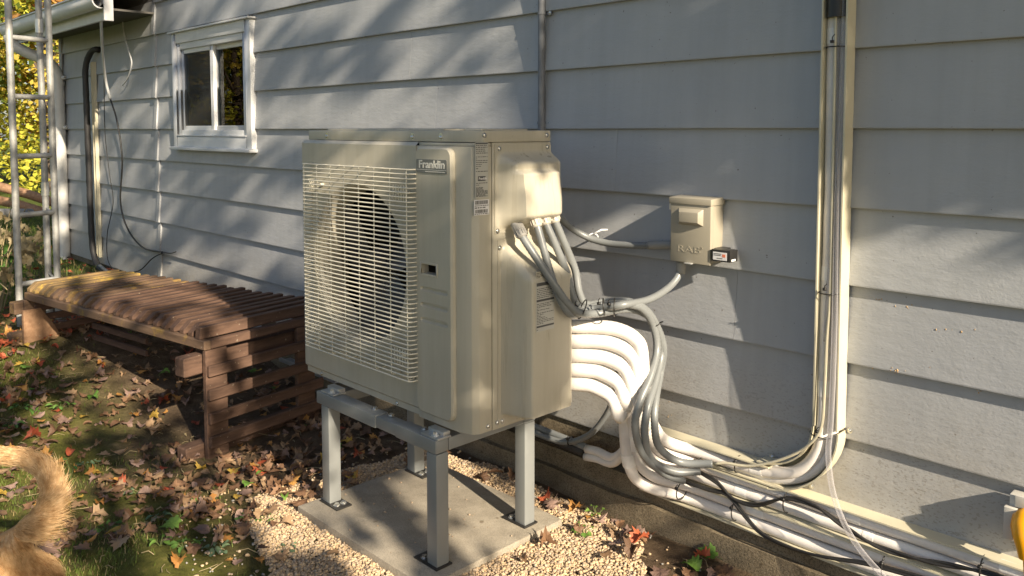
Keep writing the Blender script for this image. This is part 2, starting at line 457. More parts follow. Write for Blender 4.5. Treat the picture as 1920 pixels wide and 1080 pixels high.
def rrect(x0, x1, z0, z1, r, y, n=6):
    """rounded rectangle loop in an XZ plane"""
    o = []
    for cx, cz, a0 in ((x1-r, z1-r, 0), (x0+r, z1-r, 90), (x0+r, z0+r, 180), (x1-r, z0+r, 270)):
        for i in range(n + 1):
            a = R(a0 + 90 * i / n); o.append(Vector((cx + r*math.cos(a), y, cz + r*math.sin(a))))
    return o
def bool_cut(o, cutters):
    for c in cutters:
        md = o.modifiers.new('b', 'BOOLEAN'); md.operation = 'DIFFERENCE'; md.object = c; md.solver = 'EXACT'
    dg = bpy.context.evaluated_depsgraph_get(); dg.update()
    me = bpy.data.meshes.new_from_object(o.evaluated_get(dg))
    o.modifiers.clear(); o.data = me
    for c in cutters: bpy.data.objects.remove(c, do_unlink=True)
    sharp_by_angle(me, 0.6)
def text_mesh(body, size, extrude=0.0008, space=1.0, bold=0.0, align='LEFT'):
    cu = bpy.data.curves.new('t', 'FONT'); cu.body = body; cu.size = size; cu.extrude = extrude
    cu.space_character = space; cu.offset = bold; cu.align_x = align; cu.resolution_u = 4
    o = bpy.data.objects.new('t', cu); COL.objects.link(o)
    dg = bpy.context.evaluated_depsgraph_get(); dg.update()
    me = bpy.data.meshes.new_from_object(o.evaluated_get(dg))
    bpy.data.objects.remove(o, do_unlink=True)
    return me
def place_mesh(me, M):
    me.transform(M); return me
M_FRONT = Matrix(((1,0,0,0),(0,0,-1,0),(0,1,0,0),(0,0,0,1)))   # text lying in XY -> facing -Y
M_SIDE = Matrix(((0,0,1,0),(1,0,0,0),(0,1,0,0),(0,0,0,1)))     # -> facing +X, reading along +Y

# ------------------------------------------------------------------ ground
def smooth01(a, b, x):
    t = min(1, max(0, (x - a) / (b - a))); return t * t * (3 - 2 * t)
def gz(x, y):
    z = -0.035
    z += -0.035 * smooth01(-2.9, -3.5, x)
    z += 0.26 * smooth01(-3.9, -5.8, x)
    z += 0.02 * smooth01(-1.1, -2.2, y)
    near = 1 - smooth01(-9, -14, x)
    z += 0.022 * noise.noise(Vector((x * 1.3, y * 1.3, 3.1))) + 0.010 * noise.noise(Vector((x * 5, y * 5, 1.7))) * near
    z += 0.006 * noise.noise(Vector((x * 16, y * 16, 5.2))) * near
    z += .045 * math.exp(-((x + 2.78) ** 2 / .03 + (y + 1.47) ** 2 / .012)) + .03 * math.exp(-((x + 3.35) ** 2 / .05 + (y + 1.25) ** 2 / .02))
    if -2.95 < x < -1.9 and -1.1 < y < -0.2: z = min(z, -0.035)
    return z
xs = sorted(set([-120, -80, -55, -40, -30, -24, -20, -17, -15, -13, -11.5, -10.3, -9.4, -8.6, -8] + [round(-7.6 + 0.045 * i, 4) for i in range(175)] + [0.5, 1, 2, 3.5, 6, 9, 14, 25, 50, 90]))
ys = sorted(set([-90, -55, -35, -24, -17, -12, -9, -7, -5.5, -4.4, -3.6, -3.1] + [round(-2.75 + 0.045 * i, 4) for i in range(63)] + [0.3, 1.5, 4, 8, 14, 25, 45, 90]))
v = [(x, y, gz(x, y)) for y in ys for x in xs]
nx = len(xs)
f = [(j*nx+i, j*nx+i+1, (j+1)*nx+i+1, (j+1)*nx+i) for j in range(len(ys)-1) for i in range(nx-1)]
me = bpy.data.meshes.new('ground'); me.from_pydata(v, [], f); me.update()
tag(link('ground', me, 'soil_and_moss', smooth=True), kind='structure')

# ------------------------------------------------------------------ house
house = thing('house', 'pale blue-grey clapboard house wall filling the background', 'house')
S, Z0 = 0.2422, 1.454
LAP = 0.021
XC, XT, XR = -8.885, -6.54, 3.0
def siding(x0, x1, k):
    """one lapped board: wedge section, bottom edge proud of the board below"""
    z0 = Z0 + S * k; z1 = z0 + S + 0.02
    b = MB()
    n = max(1, int((x1 - x0) / 0.35))
    sag = [0.0016 * noise.noise(Vector((x0 + (x1 - x0) * i / n * 1.0, k * 3.3, 0))) * 2 for i in range(n + 1)]
    prof = [(-LAP - 0.003, z0), (-LAP - 0.0035, z0 + 0.004), (-0.0035, z1), (0.006, z1), (0.0, z0)]
    vs, fs = [], []
    for i in range(n + 1):
        x = x0 + (x1 - x0) * i / n
        for q, (y, z) in enumerate(prof):
            vs.append((x, y + (sag[i] if q < 2 else 0), z + (sag[i] if q < 2 else 0)))
    p = len(prof)
    for i in range(n):
        for q in range(p):
            fs.append((i*p+q, i*p+(q+1)%p, (i+1)*p+(q+1)%p, (i+1)*p+q)[::-1])
    fs.append(tuple(range(p))); fs.append(tuple(n*p+q for q in range(p))[::-1])
    b.add(vs, fs)
    b.build('siding_board', 'siding_paint', house)
WX0, WX1, WZ0, WZ1 = -6.12, -4.95, 1.35, 2.12
seams = {-5: [-3.4, .4], -4: [-4.3, .9], -3: [-1.47], -2: [-3.2, 1.2], -1: [-2.0], 0: [-3.1, .6], 1: [-3.3, .4], 2: [1.3], 3: [-4.1], 4: [-2.8], 5: [-3.9], 6: [-2.1], 7: [-3.0]}
for k in range(-5, 8):
    xs_ = [XT + 0.004] + seams[k] + [XR]
    for a, c in zip(xs_[:-1], xs_[1:]):
        a += 0.0006; c -= 0.0006
        if k in (0, 1, 2) and a < WX0 and c > WX1:
            siding(a, WX0, k); siding(WX1, c, k)
        elif k in (0, 1, 2) and a < WX0 < c <= WX1:
            siding(a, WX0, k)
        else:
            siding(a, c, k)
for k in range(-5, 4):
    siding(XC, XT - 0.004, k)
# sheathing behind the boards, left open at the window
b = MB()
b.box((XC + 0.01, 0.008, 0.1), (WX0, 0.06, 2.6)); b.box((WX1, 0.008, 0.1), (XR, 0.06, 3.3))
b.box((WX0, 0.008, 0.1), (WX1, 0.06, WZ0)); b.box((WX0, 0.008, WZ1), (WX1, 0.06, 3.3))
b.box((XC + 0.01, 0.06, 0.1), (XC + 0.06, 4, 2.6)); b.box((XR - 0.05, 0.06, 0.1), (XR, 4, 3.3))
b.build('sheathing', 'sheathing', house)
b = MB()
b.box((XT - 0.1, -0.12, 3.3), (XR + 0.2, 4.2, 3.42)); b.build('main_roof', 'shingle', house)
# foundation: stepped concrete
b = MB()
def strip(y0, y1, z0, z1, x0=XC + 0.02, x1=XR, n=120, seed=0, amp=0.004):
    vs, fs = [], []
    for i in range(n + 1):
        x = x0 + (x1 - x0) * i / n
        a = amp * noise.noise(Vector((x * 4, seed, 0.3))); c = amp * noise.noise(Vector((x * 5, seed + 7, 1.3)))
        vs += [(x, y0 + a, z0), (x, y0 + a * .5, z1 + c), (x, y1, z1 + c), (x, y1, z0)]
    for i in range(n):
        for q in range(4):
            fs.append((i*4+q, (i+1)*4+q, (i+1)*4+(q+1)%4, i*4+(q+1)%4))
    fs += [(0, 1, 2, 3), (n*4+3, n*4+2, n*4+1, n*4)]
    b.add(vs, fs)
strip(-0.062, 0.05, 0.05, 0.128, seed=1)
strip(-0.088, 0.05, -0.25, 0.052, seed=4, amp=0.010)
b.box((XC + 0.02, -0.012, 0.12), (XR, 0.0075, 0.26))
b.build('foundation', 'foundation_concrete', house, auto=0.7, smooth=True)
# batten over the joint, following the laps
b = MB(); vs = []; fs = []; w = 0.026
zz = []
for k in range(-5, 4):
    zz += [(Z0 + S*k + 0.001, -LAP - 0.004), (Z0 + S*(k+1) - 0.004, -0.006)]
for i, (z, y) in enumerate(zz):
    jx = 0.006 * noise.noise(Vector((z * 3, 1, 1)))
    vs += [(XT - w + jx, y + 0.003, z), (XT - w + jx, y - 0.012, z), (XT + w + jx, y - 0.012, z), (XT + w + jx, y + 0.003, z)]
for i in range(len(zz) - 1):
    for q in range(3): fs.append((i*4+q, i*4+q+1, (i+1)*4+q+1, (i+1)*4+q))
b.add(vs, fs); b.build('joint_batten', 'siding_paint', house)
b = MB(); b.box((XC - 0.03, -0.03, 0.12), (XC + 0.05, -0.019, 2.36)); b.box((XC - 0.03, -0.019, 0.12), (XC - 0.004, 0.1, 2.36))
b.build('corner_board', 'siding_paint', house, bev=0.002)

# window
win = MB()
TX0, TX1, TZ0, TZ1 = -6.15, -4.925, 1.325, 2.15
def frame(b, x0, x1, z0, z1, wl, wr, wb, wt, y0, y1):
    b.box((x0, y0, z0), (x0 + wl, y1, z1)); b.box((x1 - wr, y0, z0), (x1, y1, z1))
    b.box((x0 + wl, y0, z0), (x1 - wr, y1, z0 + wb)); b.box((x0 + wl, y0, z1 - wt), (x1 - wr, y1, z1))
frame(win, TX0, TX1, TZ0, TZ1, 0.07, 0.07, 0.075, 0.075, -0.047, 0.006)
wino = win.build('window', 'trim_white', house, bev=0.004)
b = MB(); frame(b, TX0 + 0.071, TX1 - 0.071, TZ0 + 0.076, TZ1 - 0.076, 0.05, 0.05, 0.045, 0.045, -0.036, 0.05)
b.build('jamb', 'trim_white', wino, bev=0.003)
sx0, sx1, sz0, sz1 = TX0 + 0.122, TX1 - 0.122, TZ0 + 0.122, TZ1 - 0.122
mid = (sx0 + sx1) / 2 - 0.02
b = MB(); frame(b, sx0, mid + 0.045, sz0, sz1, 0.035, 0.045, 0.03, 0.03, -0.022, 0.004); b.build('sash', 'vinyl_white', wino, bev=0.003)
b = MB(); frame(b, mid - 0.01, sx1, sz0, sz1, 0.05, 0.035, 0.03, 0.03, 0.006, 0.03); b.build('sash', 'vinyl_white', wino, bev=0.003)
b = MB(); b.box((sx0 + 0.03, -0.008, sz0 + 0.025), (mid + 0.005, -0.004, sz1 - 0.025)); b.build('pane', 'window_glass', wino)
b = MB(); b.box((mid + 0.035, 0.016, sz0 + 0.025), (sx1 - 0.03, 0.020, sz1 - 0.025)); b.build('pane', 'window_glass', wino)
b = MB(); b.add([(sx0 + 0.03, -0.018, sz0 + .026), (mid + 0.004, -0.018, sz0 + .026), (mid + 0.004, -0.018, sz1 - .03), (sx0 + 0.03, -0.018, sz1 - .03)], [(0, 1, 2, 3)])
b.build('insect_screen', 'insect_screen', wino)
b = MB(); b.box((TX0 - 0.02, -0.075, TZ0 - 0.022), (TX1 + 0.02, -0.012, TZ0 - 0.001)); b.box((TX0 + 0.07, -0.052, TZ0 + 0.0765), (TX1 - 0.07, -0.0365, TZ0 + 0.088)); b.build('sill', 'trim_white', wino, bev=0.004)
b = MB(); b.box((TX0 - 0.02, -0.07, TZ1 + 0.001), (TX1 + 0.02, -0.010, TZ1 + 0.014)); b.build('drip_cap', 'trim_white', wino, bev=0.003)
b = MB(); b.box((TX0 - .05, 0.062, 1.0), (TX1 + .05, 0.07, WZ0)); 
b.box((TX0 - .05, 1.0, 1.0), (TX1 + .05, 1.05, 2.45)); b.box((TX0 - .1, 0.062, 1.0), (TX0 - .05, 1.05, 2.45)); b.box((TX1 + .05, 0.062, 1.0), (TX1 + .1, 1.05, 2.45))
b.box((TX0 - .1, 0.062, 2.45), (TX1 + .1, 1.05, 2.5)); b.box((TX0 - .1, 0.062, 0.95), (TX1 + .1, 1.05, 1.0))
b.build('room_interior', 'room_shade_dark', wino)  # near-black shell so the window looks dark; shade is in its colour
def curtain(x0, x1, y, z0, z1, folds, matn, name='curtain', amp=0.02):
    b = MB(); n = folds * 8; vs = []; fs = []
    for i in range(n + 1):
        x = x0 + (x1 - x0) * i / n
        yy = y + amp * math.sin(i / 8 * 2 * math.pi) + 0.4 * amp * math.sin(i * 0.37)
        vs += [(x, yy, z0), (x, yy * 0.9 + 0.1 * y, z1)]
    for i in range(n): fs.append((2*i, 2*i+2, 2*i+3, 2*i+1))
    b.add(vs, fs); b.build(name, matn, wino, smooth=True)
curtain(sx0 - 0.02, mid + 0.03, 0.075, 1.25, 1.94, 9, 'curtain_brown')
curtain(mid - 0.05, mid + 0.20, 0.058, 1.2, 2.2, 5, 'curtain_pale')
curtain(mid + 0.185, sx1 + 0.06, 0.066, 1.2, 1.83, 6, 'curtain_gold')

# lower roof eave of the addition: soffit, fascia, gutter, shingles
b = MB(); b.box((-9.06, -0.345, 2.335), (-6.52, -0.005, 2.35)); b.build('soffit', 'soffit', house)
b = MB(); b.box((-9.08, -0.37, 2.265), (-6.50, -0.346, 2.43)); b.build('fascia', 'trim_white', house, bev=0.003)
b = MB()
vs, fs = [], []
prof = [(-0.371, 2.335)] + [(-0.371 - 0.055 - 0.055*math.cos(a), 2.395 - 0.06*math.sin(a)) for a in np.linspace(0.0, math.pi, 9)][::-1] + [(-0.478, 2.437), (-0.492, 2.440), (-0.492, 2.449), (-0.472, 2.449), (-0.466, 2.40)] + [(-0.371 - 0.053 - 0.047*math.cos(a), 2.395 - 0.05*math.sin(a)) for a in np.linspace(0.1, math.pi - .1, 8)] + [(-0.372, 2.43)]
p = len(prof)
for x in (-9.1, -6.48):
    vs += [(x, y, z) for y, z in prof]
fs = [(q, (q+1) % p, p + (q+1) % p, p + q) for q in range(p)] + [tuple(range(p))[::-1], tuple(range(p, 2*p))]
b.add(vs, fs); gut = b.build('gutter', 'trim_white', house, smooth=True, auto=0.5)
b = MB(); b.box((-6.50, -0.40, 2.25), (-6.47, -0.335, 2.47)); b.build('eave_return', 'trim_white', house, bev=0.004)
b = MB()
for i in range(7):
    y0 = -0.47 + 0.14 * i; z0 = 2.452 + 0.047 * i
    for j in range(14):
        x0 = -9.12 + 0.19 * j + (0.09 if i % 2 else 0); x1 = min(x0 + 0.186, -6.46)
        h = 0.002 * random.random()
        b.add([(x0, y0, z0 + h), (x1, y0, z0 + h), (x1, y0 + .16, z0 + .058), (x0, y0 + .16, z0 + .058), (x0, y0, z0 + .010 + h), (x1, y0, z0 + .010 + h), (x1, y0 + .16, z0 + .066), (x0, y0 + .16, z0 + .066)],
              [(3,2,1,0),(4,5,6,7),(0,1,5,4),(1,2,6,5),(2,3,7,6),(3,0,4,7)])
b.build('roof_shingles', 'shingle', house)
b = MB(); b.add([(-9.1, -.46, 2.447), (-6.5, -.46, 2.447), (-6.5, 3, 3.6), (-9.1, 3, 3.6)], [(0, 1, 2, 3)]); b.build('roof_deck', 'shingle', house)

# downspout: oval pipe from the gutter, elbow back to the wall, then down
ds = thing('downspout', 'off-white metal downspout curving from gutter down the far house corner', 'downspout', loc=(0, 0, 0))
pts = spline([(-9.0, -0.43, 2.34), (-8.97, -0.40, 2.25), (-8.90, -0.28, 2.17), (-8.83, -0.15, 2.10), (-8.805, -0.085, 1.98), (-8.80, -0.075, 1.8)], 0.03) + [Vector((-8.80, -0.075, 1.2)), Vector((-8.80, -0.075, 0.7)), Vector((-8.80, -0.075, 0.12))]
b = MB(); b.tube(pts, 0.052, 14); b.build('pipe', 'downspout_white', ds, smooth=True, auto=0.9)
for z in (1.42, 1.9):
    b = MB(); b.tube([(-8.80, -0.075, z - 0.012), (-8.80, -0.075, z + 0.012)], 0.056, 14); b.tube([(-8.76, -0.045, z + .05), (-8.735, -0.03, z + .05)], 0.02, 8)
    b.build('bracket', 'downspout_white', ds, smooth=True, auto=0.9)

# ------------------------------------------------------------------ heat pump stand and pad
b = MB()
b.box((-2.80, -0.957, -0.052), (-2.008, -0.308, 0.0))
pad = b.build('concrete_pad', 'pad_concrete', None, bev=0.006)
tag(pad, 'flat grey concrete pad set in gravel under the metal stand', 'concrete pad')

stand = thing('equipment_stand', 'grey steel four-legged stand carrying the heat pump over the pad', 'stand')
LX0, LX1, LY0, LY1 = -2.765, -2.058, -0.867, -0.405
def leg(x0, y0):
    b = MB(); t = 0.003; w = 0.052
    b.box((x0, y0, 0.006), (x0 + w, y0 + w, 0.386))
    o = b.build('leg', 'stand_grey', stand, bev=0.004)
    # foot plate with bolt
    return o
for lx in (LX0, LX1 - 0.052):
    for ly in (LY0, LY1 - 0.052):
        leg(lx, ly)
        b = MB()
        inx = 1 if lx == LX0 else -1
        x0 = lx - 0.008 if inx > 0 else lx - 0.062
        b.box((x0, ly - 0.008, 0.0005), (x0 + 0.122, ly + 0.060, 0.007))
        fp = b.build('foot_plate', 'black_plastic', stand, bev=0.002)
        bx = lx + 0.052 + 0.03 if inx > 0 else lx - 0.03
        for q in (0.012, 0.042):
            b = MB(); b.tube([(bx, ly + q, 0.007), (bx, ly + q, 0.016)], 0.009, 6); b.tube([(bx, ly + q, 0.007), (bx, ly + q, 0.009)], 0.013, 12)
            b.build('bolt', 'screw_steel', fp, smooth=True, auto=0.5)
ZB0, ZB1 = 0.3875, 0.4335
b = MB(); b.box((LX0 - 0.030, LY0 - 0.002, ZB0), (-2.40, LY0 + 0.054, ZB1)); b.build('front_beam', 'stand_grey', stand, bev=0.003)
b = MB(); b.box((-2.399, LY0 + 0.001, ZB0 + 0.003), (LX1, LY0 + 0.051, ZB1 - 0.003)); b.build('front_beam', 'stand_grey', stand, bev=0.003)
b = MB(); b.box((-2.28, LY0 - 0.0015, ZB0 + 0.001), (LX1 - 0.002, LY0 + 0.0535, ZB1)); b.build('beam_sleeve', 'stand_grey', stand, bev=0.003)
b = MB(); b.box((LX0 - 0.030, LY1 - 0.054, ZB0), (LX1, LY1 + 0.002, ZB1)); b.build('rear_beam', 'stand_grey', stand, bev=0.003)
for x0 in (LX0, LX1 - 0.052):
    b = MB(); b.box((x0 + 0.002, LY0 + 0.055, ZB0 + 0.001), (x0 + 0.050, LY1 - 0.055, ZB1 - 0.002)); b.build('side_beam', 'stand_grey', stand, bev=0.003)
for x in (-2.46, -2.36, -2.17):
    b = MB(); b.tube([(x, LY0 + 0.04, ZB1 - .003), (x, LY0 + 0.04, ZB1 + 0.008)], 0.008, 6); b.tube([(x, LY0 + 0.04, ZB1), (x, LY0 + 0.04, ZB1 + 0.003)], 0.012, 10); b.build('bolt', 'screw_steel', stand, smooth=True, auto=0.5)

# ------------------------------------------------------------------ heat pump
hp = thing('heat_pump', 'beige outdoor heat pump with wire fan grille standing on steel legs', 'heat pump')
X0, X1, YF, YB, ZB, ZT = -2.988, -1.957, -0.803, -0.432, 0.455, 1.408
FX1 = -2.236     # seam between fan front and service front
FCX, FCZ, FR = -2.60, 0.945, 0.305
# carcass
b = MB()
b.box((X0 + .004, YB - 0.012, ZB), (X1 - .004, YB, ZT))            # back
b.box((X0 + .002, -0.778, ZB), (X0 + 0.012, YB - 0.012, ZT))       # left side
b.box((X0 + .003, -0.778, ZB + .001), (X1 - .012, YB - 0.012, ZB + 0.012))  # base pan
b.box((X0 + 0.012, -0.60, ZB + .012), (X1 - .03, -0.585, ZT - .01), 1)       # dark coil behind the fan
b.build('carcass', ['cabinet_beige', 'coil_dark'], hp)
b = MB(); b.box((X1 - 0.010, -0.709, ZB), (X1, YB, ZT)); b.build('side_panel', 'cabinet_beige', hp, bev=0.003)
# fan front with round opening and bell mouth
b = MB(); n = 72
x0, x1, z0, z1 = X0, FX1, ZB + 0.035, ZT - 0.012
def on_rect(a):
    c, s_ = math.cos(a), math.sin(a)
    t = 1e9
    if c > 1e-9: t = min(t, (x1 - FCX) / c)
    if c < -1e-9: t = min(t, (x0 - FCX) / c)
    if s_ > 1e-9: t = min(t, (z1 - FCZ) / s_)
    if s_ < -1e-9: t = min(t, (z0 - FCZ) / s_)
    return (FCX + c * t, FCZ + s_ * t)
angs = [2 * math.pi * i / n for i in range(n)]
for cx, cz in ((x0, z0), (x1, z0), (x1, z1), (x0, z1)):
    a = math.atan2(cz - FCZ, cx - FCX) % (2 * math.pi)
    i = min(range(n), key=lambda i: abs((angs[i] - a + math.pi) % (2*math.pi) - math.pi)); angs[i] = a
rings = []
for y, r in ((None, None), (YF, FR), (YF + .006, FR - .008), (YF + .02, FR - .016), (YF + .05, FR - .020), (YF + .11, FR - .022)):
    if r is None: rings.append([(*on_rect(a)[:1], YF, on_rect(a)[1]) for a in angs])
    else: rings.append([(FCX + r * math.cos(a), y, FCZ + r * math.sin(a)) for a in angs])
vs = [p for r in rings for p in r]; fs = []
for k in range(len(rings) - 1):
    for i in range(n):
        fs.append((k*n+i, k*n+(i+1)%n, (k+1)*n+(i+1)%n, (k+1)*n+i))
b.add(vs, fs)
# returned edges: rolled top, bottom lip, left side
b.add([(x0, YF, z1), (x1, YF, z1), (x1, YF + .012, z1 + .012), (x0, YF + .012, z1 + .012), (x1, YF + .03, z1 + .012), (x0, YF + .03, z1 + .012)], [(0, 1, 2, 3), (3, 2, 4, 5)])
b.add([(x0, YF, z0), (x1, YF, z0), (x1, YF + .010, z0 - .010), (x0, YF + .010, z0 - .010), (x1, YF + .010, ZB + .004), (x0, YF + .010, ZB + .004), (x1, YF + .03, ZB), (x0, YF + .03, ZB)], [(1, 0, 3, 2), (2, 3, 5, 4), (4, 5, 7, 6)])
b.add([(x0, YF, z0), (x0, YF, z1), (x0, YF + .03, z1), (x0, YF + .03, z0)], [(0, 1, 2, 3)])
b.add([(x1, YF, z0), (x1, YF, z1), (x1, YF + .03, z1), (x1, YF + .03, z0)], [(3, 2, 1, 0)])
fp = b.build('fan_front', 'cabinet_beige', hp, smooth=True, auto=0.5)
# service front: chamfered corner
prof = [(-2.232, YF), (-2.018, YF), (-1.972, -0.786), (X1, -0.766), (X1, -0.712), (X1 - .010, -0.712), (X1 - .010, -0.76), (-2.02, YF + .012), (-2.232, YF + .012)]
b = MB(); b.prism([(x, y, 0) for x, y in prof], (0, 0, ZB + .002), (0, 0, ZT - 0.012)); 
b.prism([(x, y, 0) for x, y in [(-2.232, YF + .010), (-2.02, YF + .010), (-1.975, -0.776), (X1 + .0, -0.758), (X1, -0.714), (-2.232, -0.714)]], (0, 0, ZT - 0.0119), (0, 0, ZT - .001))
sfo = b.build('service_front', 'cabinet_beige', hp, bev=0.003)
c = MB(); c.box((-2.187, YF - .03, 0.968), (-2.108, YF + .05, 1.000)); bool_cut(sfo, [c.build('c', 'coil_dark')])
# raised door with handle pocket and three grooves
b = MB(); lp = rrect(-2.222, -2.030, 0.487, 1.392, 0.03, 0, 6)
lp2 = rrect(-2.216, -2.036, 0.493, 1.386, 0.026, 0, 6)
nn = len(lp)
vs = [(p.x, YF - .0005, p.z) for p in lp] + [(p.x, YF - .012, p.z) for p in lp] + [(p.x, YF - .018, p.z) for p in lp2]
fs = [tuple(range(nn))] + [(i, nn+i, nn+(i+1)%nn, (i+1)%nn) for i in range(nn)] + [(nn+i, 2*nn+i, 2*nn+(i+1)%nn, nn+(i+1)%nn) for i in range(nn)] + [tuple(range(2*nn, 3*nn))[::-1]]
b.add(vs, fs); door = b.build('service_door', 'cabinet_beige', hp)
cut = []
c = MB(); c.box((-2.187, YF - .03, 0.968), (-2.108, YF + .01, 1.000)); cut.append(c.build('c', 'coil_dark'))
for z in (0.916, 0.862, 0.811):
    c = MB(); l1 = rrect(-2.195, -2.050, z - .010, z + .007, .008, 0, 4); l2 = rrect(-2.191, -2.054, z - .004, z + .003, .003, 0, 4); q = len(l1)
    c.add([(p.x, YF - .0185, p.z) for p in l1] + [(p.x, YF - .010, p.z) for p in l2] + [(p.x, YF - .03, p.z) for p in l1],
          [(i, (i+1)%q, q+(i+1)%q, q+i) for i in range(q)] + [tuple(range(q, 2*q))] + [((i+1)%q, i, 2*q+i, 2*q+(i+1)%q) for i in range(q)] + [tuple(range(2*q, 3*q))[::-1]])
    o = c.build('c', 'cabinet_beige'); bm = bmesh.new(); bm.from_mesh(o.data); bmesh.ops.recalc_face_normals(bm, faces=bm.faces); bm.to_mesh(o.data); bm.free(); cut.append(o)
bm = bmesh.new(); bm.from_mesh(door.data); bmesh.ops.recalc_face_normals(bm, faces=bm.faces); bm.to_mesh(door.data); bm.free()
bool_cut(door, cut)
b = MB()
frame(b, -2.194, -2.101, 0.961, 1.007, .007, .007, .007, .007, YF - .0205, YF - .0175); b.build('handle', 'cabinet_gloss', door, bev=0.001)
# badge
b = MB(); lp = rrect(-2.209, -2.049, 1.306, 1.352, 0.006, 0, 4)
b.prism([(p.x, 0, p.z) for p in lp][::-1], (0, YF - .018, 0), (0, YF - .0205, 0)); bd = b.build('badge', 'badge_grey', door)
tm = place_mesh(text_mesh('Franklin', 0.036, 0.0005, 1.0, 0.0008), Matrix.Translation((-2.196, YF - .021, 1.3235)) @ M_FRONT)
wd = max(v.co.x for v in tm.vertices) - min(v.co.x for v in tm.vertices)
tm.transform(Matrix.Translation((-2.196, 0, 0)) @ Matrix.Scale(0.134 / wd, 4, (1, 0, 0)) @ Matrix.Translation((2.196, 0, 0)))
link('lettering', tm, 'badge_ink', bd)
b = MB(); b.box((-2.206, YF - .0213, 1.3165), (-2.052, YF - .0206, 1.3180))
for i in range(26): b.box((-2.160 + .004 * i, YF - .0211, 1.310), (-2.1575 + .004 * i, YF - .0206, 1.3128))
b.build('badge_rule', 'badge_ink', bd)
# lid
b = MB()
lidp = [(X0 + .010, -0.775), (X0 + .016, -0.781), (-2.05, -0.781), (-1.985, -0.768), (X1 + .003, -0.748), (X1 + .003, YB - .003), (X0 + .010, YB - .003)]
b.prism([(x, y, 0) for x, y in lidp], (0, 0, ZT + .001), (0, 0, 1.447))
lid = b.build('lid', 'cabinet_beige', hp, bev=0.005)
b = MB(); b.box((X0 + .10, -0.745, 1.4465), (-2.16, YB - .05, 1.453)); b.box((-2.10, -0.70, 1.4465), (-2.02, YB - .05, 1.452)); b.build('lid_rib', 'cabinet_beige', lid, bev=0.004)
def screw(p, d, r=0.0055, h=0.003, parent=hp, name='screw'):
    d = Vector(d); p = Vector(p)
    b = MB(); b.tube([p, p + d * h, p + d * (h * 1.5)], lambda i: (r, r, r * .55)[i], 10); b.tube([p, p + d * .0008], r * 1.6, 10)
    return b.build(name, 'screw_steel', parent, smooth=True, auto=0.7)
for x in (-2.835, -2.285, -2.13):
    screw((x, -0.7808, 1.424), (0, -1, 0), .006, .004, lid)
    b = MB(); b.box((x - .007, -0.7815, 1.424), (x + .007, -0.7805, 1.438)); b.build('screw_notch', 'screw_steel', lid)
for p in ((-0.745, 1.432), (-0.455, 1.431)): screw((X1 + .0032, *p), (1, 0, 0), parent=lid)
for p in ((-0.73, .475), (-0.690, .478), (-0.680, 1.388), (-0.452, 1.39), (-0.688, 1.118), (-0.678, 1.062), (-0.668, .478)): screw((X1 + .0005 + (0.0022 if p[0] > -.7 else 0), *p), (1, 0, 0))
for x in (-2.88, -2.37, -2.23): screw((x, YF + .0095, .468), (0, -1, 0), .0045)
# fan grille: bent wires
gr = MB()
GX0, GX1, GZ0, GZ1, GY = -2.912, -2.215, 0.592, 1.316, -0.852
for i in range(8):
    x = GX0 + .012 + (GX1 - GX0 - .03) * i / 7
    gr.tube([(x, YF + .002, GZ1 - .002), (x, GY + .006, GZ1 - .002), (x, GY + .004, GZ1 - .008), (x, GY + .004, GZ0 + .008), (x, GY + .006, GZ0 + .002), (x, YF + .002, GZ0 + .002)], 0.0022, 5)
for (cx, cz) in ((-2.83, 1.235), (-2.28, 1.235), (-2.83, .668), (-2.28, .668)):
    for q in range(5):
        gr.tube([(cx - .03 + .015*q, GY + .006, cz - .026), (cx - .03 + .015*q, GY + .006, cz + .026)], .0018, 5)
    gr.tube([(cx, GY + .006, cz), (cx, YF, cz)], .006, 8)
grille = gr.build('fan_grille', 'grille_beige', hp, smooth=True)
nb = 47
wire = MB()
wire.tube([(GX0, YF + .001, 0), (GX0 - .0, GY + .016, 0), (GX0 + .006, GY + .004, 0), (GX0 + .016, GY, 0), (GX1 - .018, GY, 0), (GX1 - .006, GY + .004, 0), (GX1, GY + .016, 0), (GX1, YF + .001, 0)], 0.0027, 6)
wm = wire.mesh('wire'); wm.materials.append(MATS['grille_beige']); wm.polygons.foreach_set('use_smooth', [True] * len(wm.polygons))
for i in range(nb):
    o = bpy.data.objects.new('wire', wm); COL.objects.link(o); o.parent = grille; o.location = (0, 0, GZ0 + (GZ1 - GZ0) * i / (nb - 1))
# fan: hub, three swept blades, motor strut
fan = MB(); fan.tube([(FCX, -0.74, FCZ), (FCX, -0.71, FCZ), (FCX, -0.63, FCZ)], lambda i: (.04, .06, .06)[i], 20)
fano = fan.build('fan', 'fan_plastic', hp, smooth=True, auto=0.6)
for kk in range(3):
    b = MB(); vs = []; fs = []
    for i in range(9):
        r = 0.05 + 0.225 * i / 8
        for j in range(9):
            t = j / 8
            a = kk * 2.094 + 0.5 + (t - 0.5) * (1.15 + 0.25 * i / 8) + 0.35 * (i / 8) ** 2
            vs.append((FCX + r * math.cos(a), -0.735 + 0.09 * t + 0.01 * math.sin(t * 3), FCZ + r * math.sin(a)))
    for i in range(8):
        for j in range(8): fs.append((i*9+j, i*9+j+1, (i+1)*9+j+1, (i+1)*9+j))
    b.add(vs, fs); b.build('blade', 'fan_plastic', fano, smooth=True)
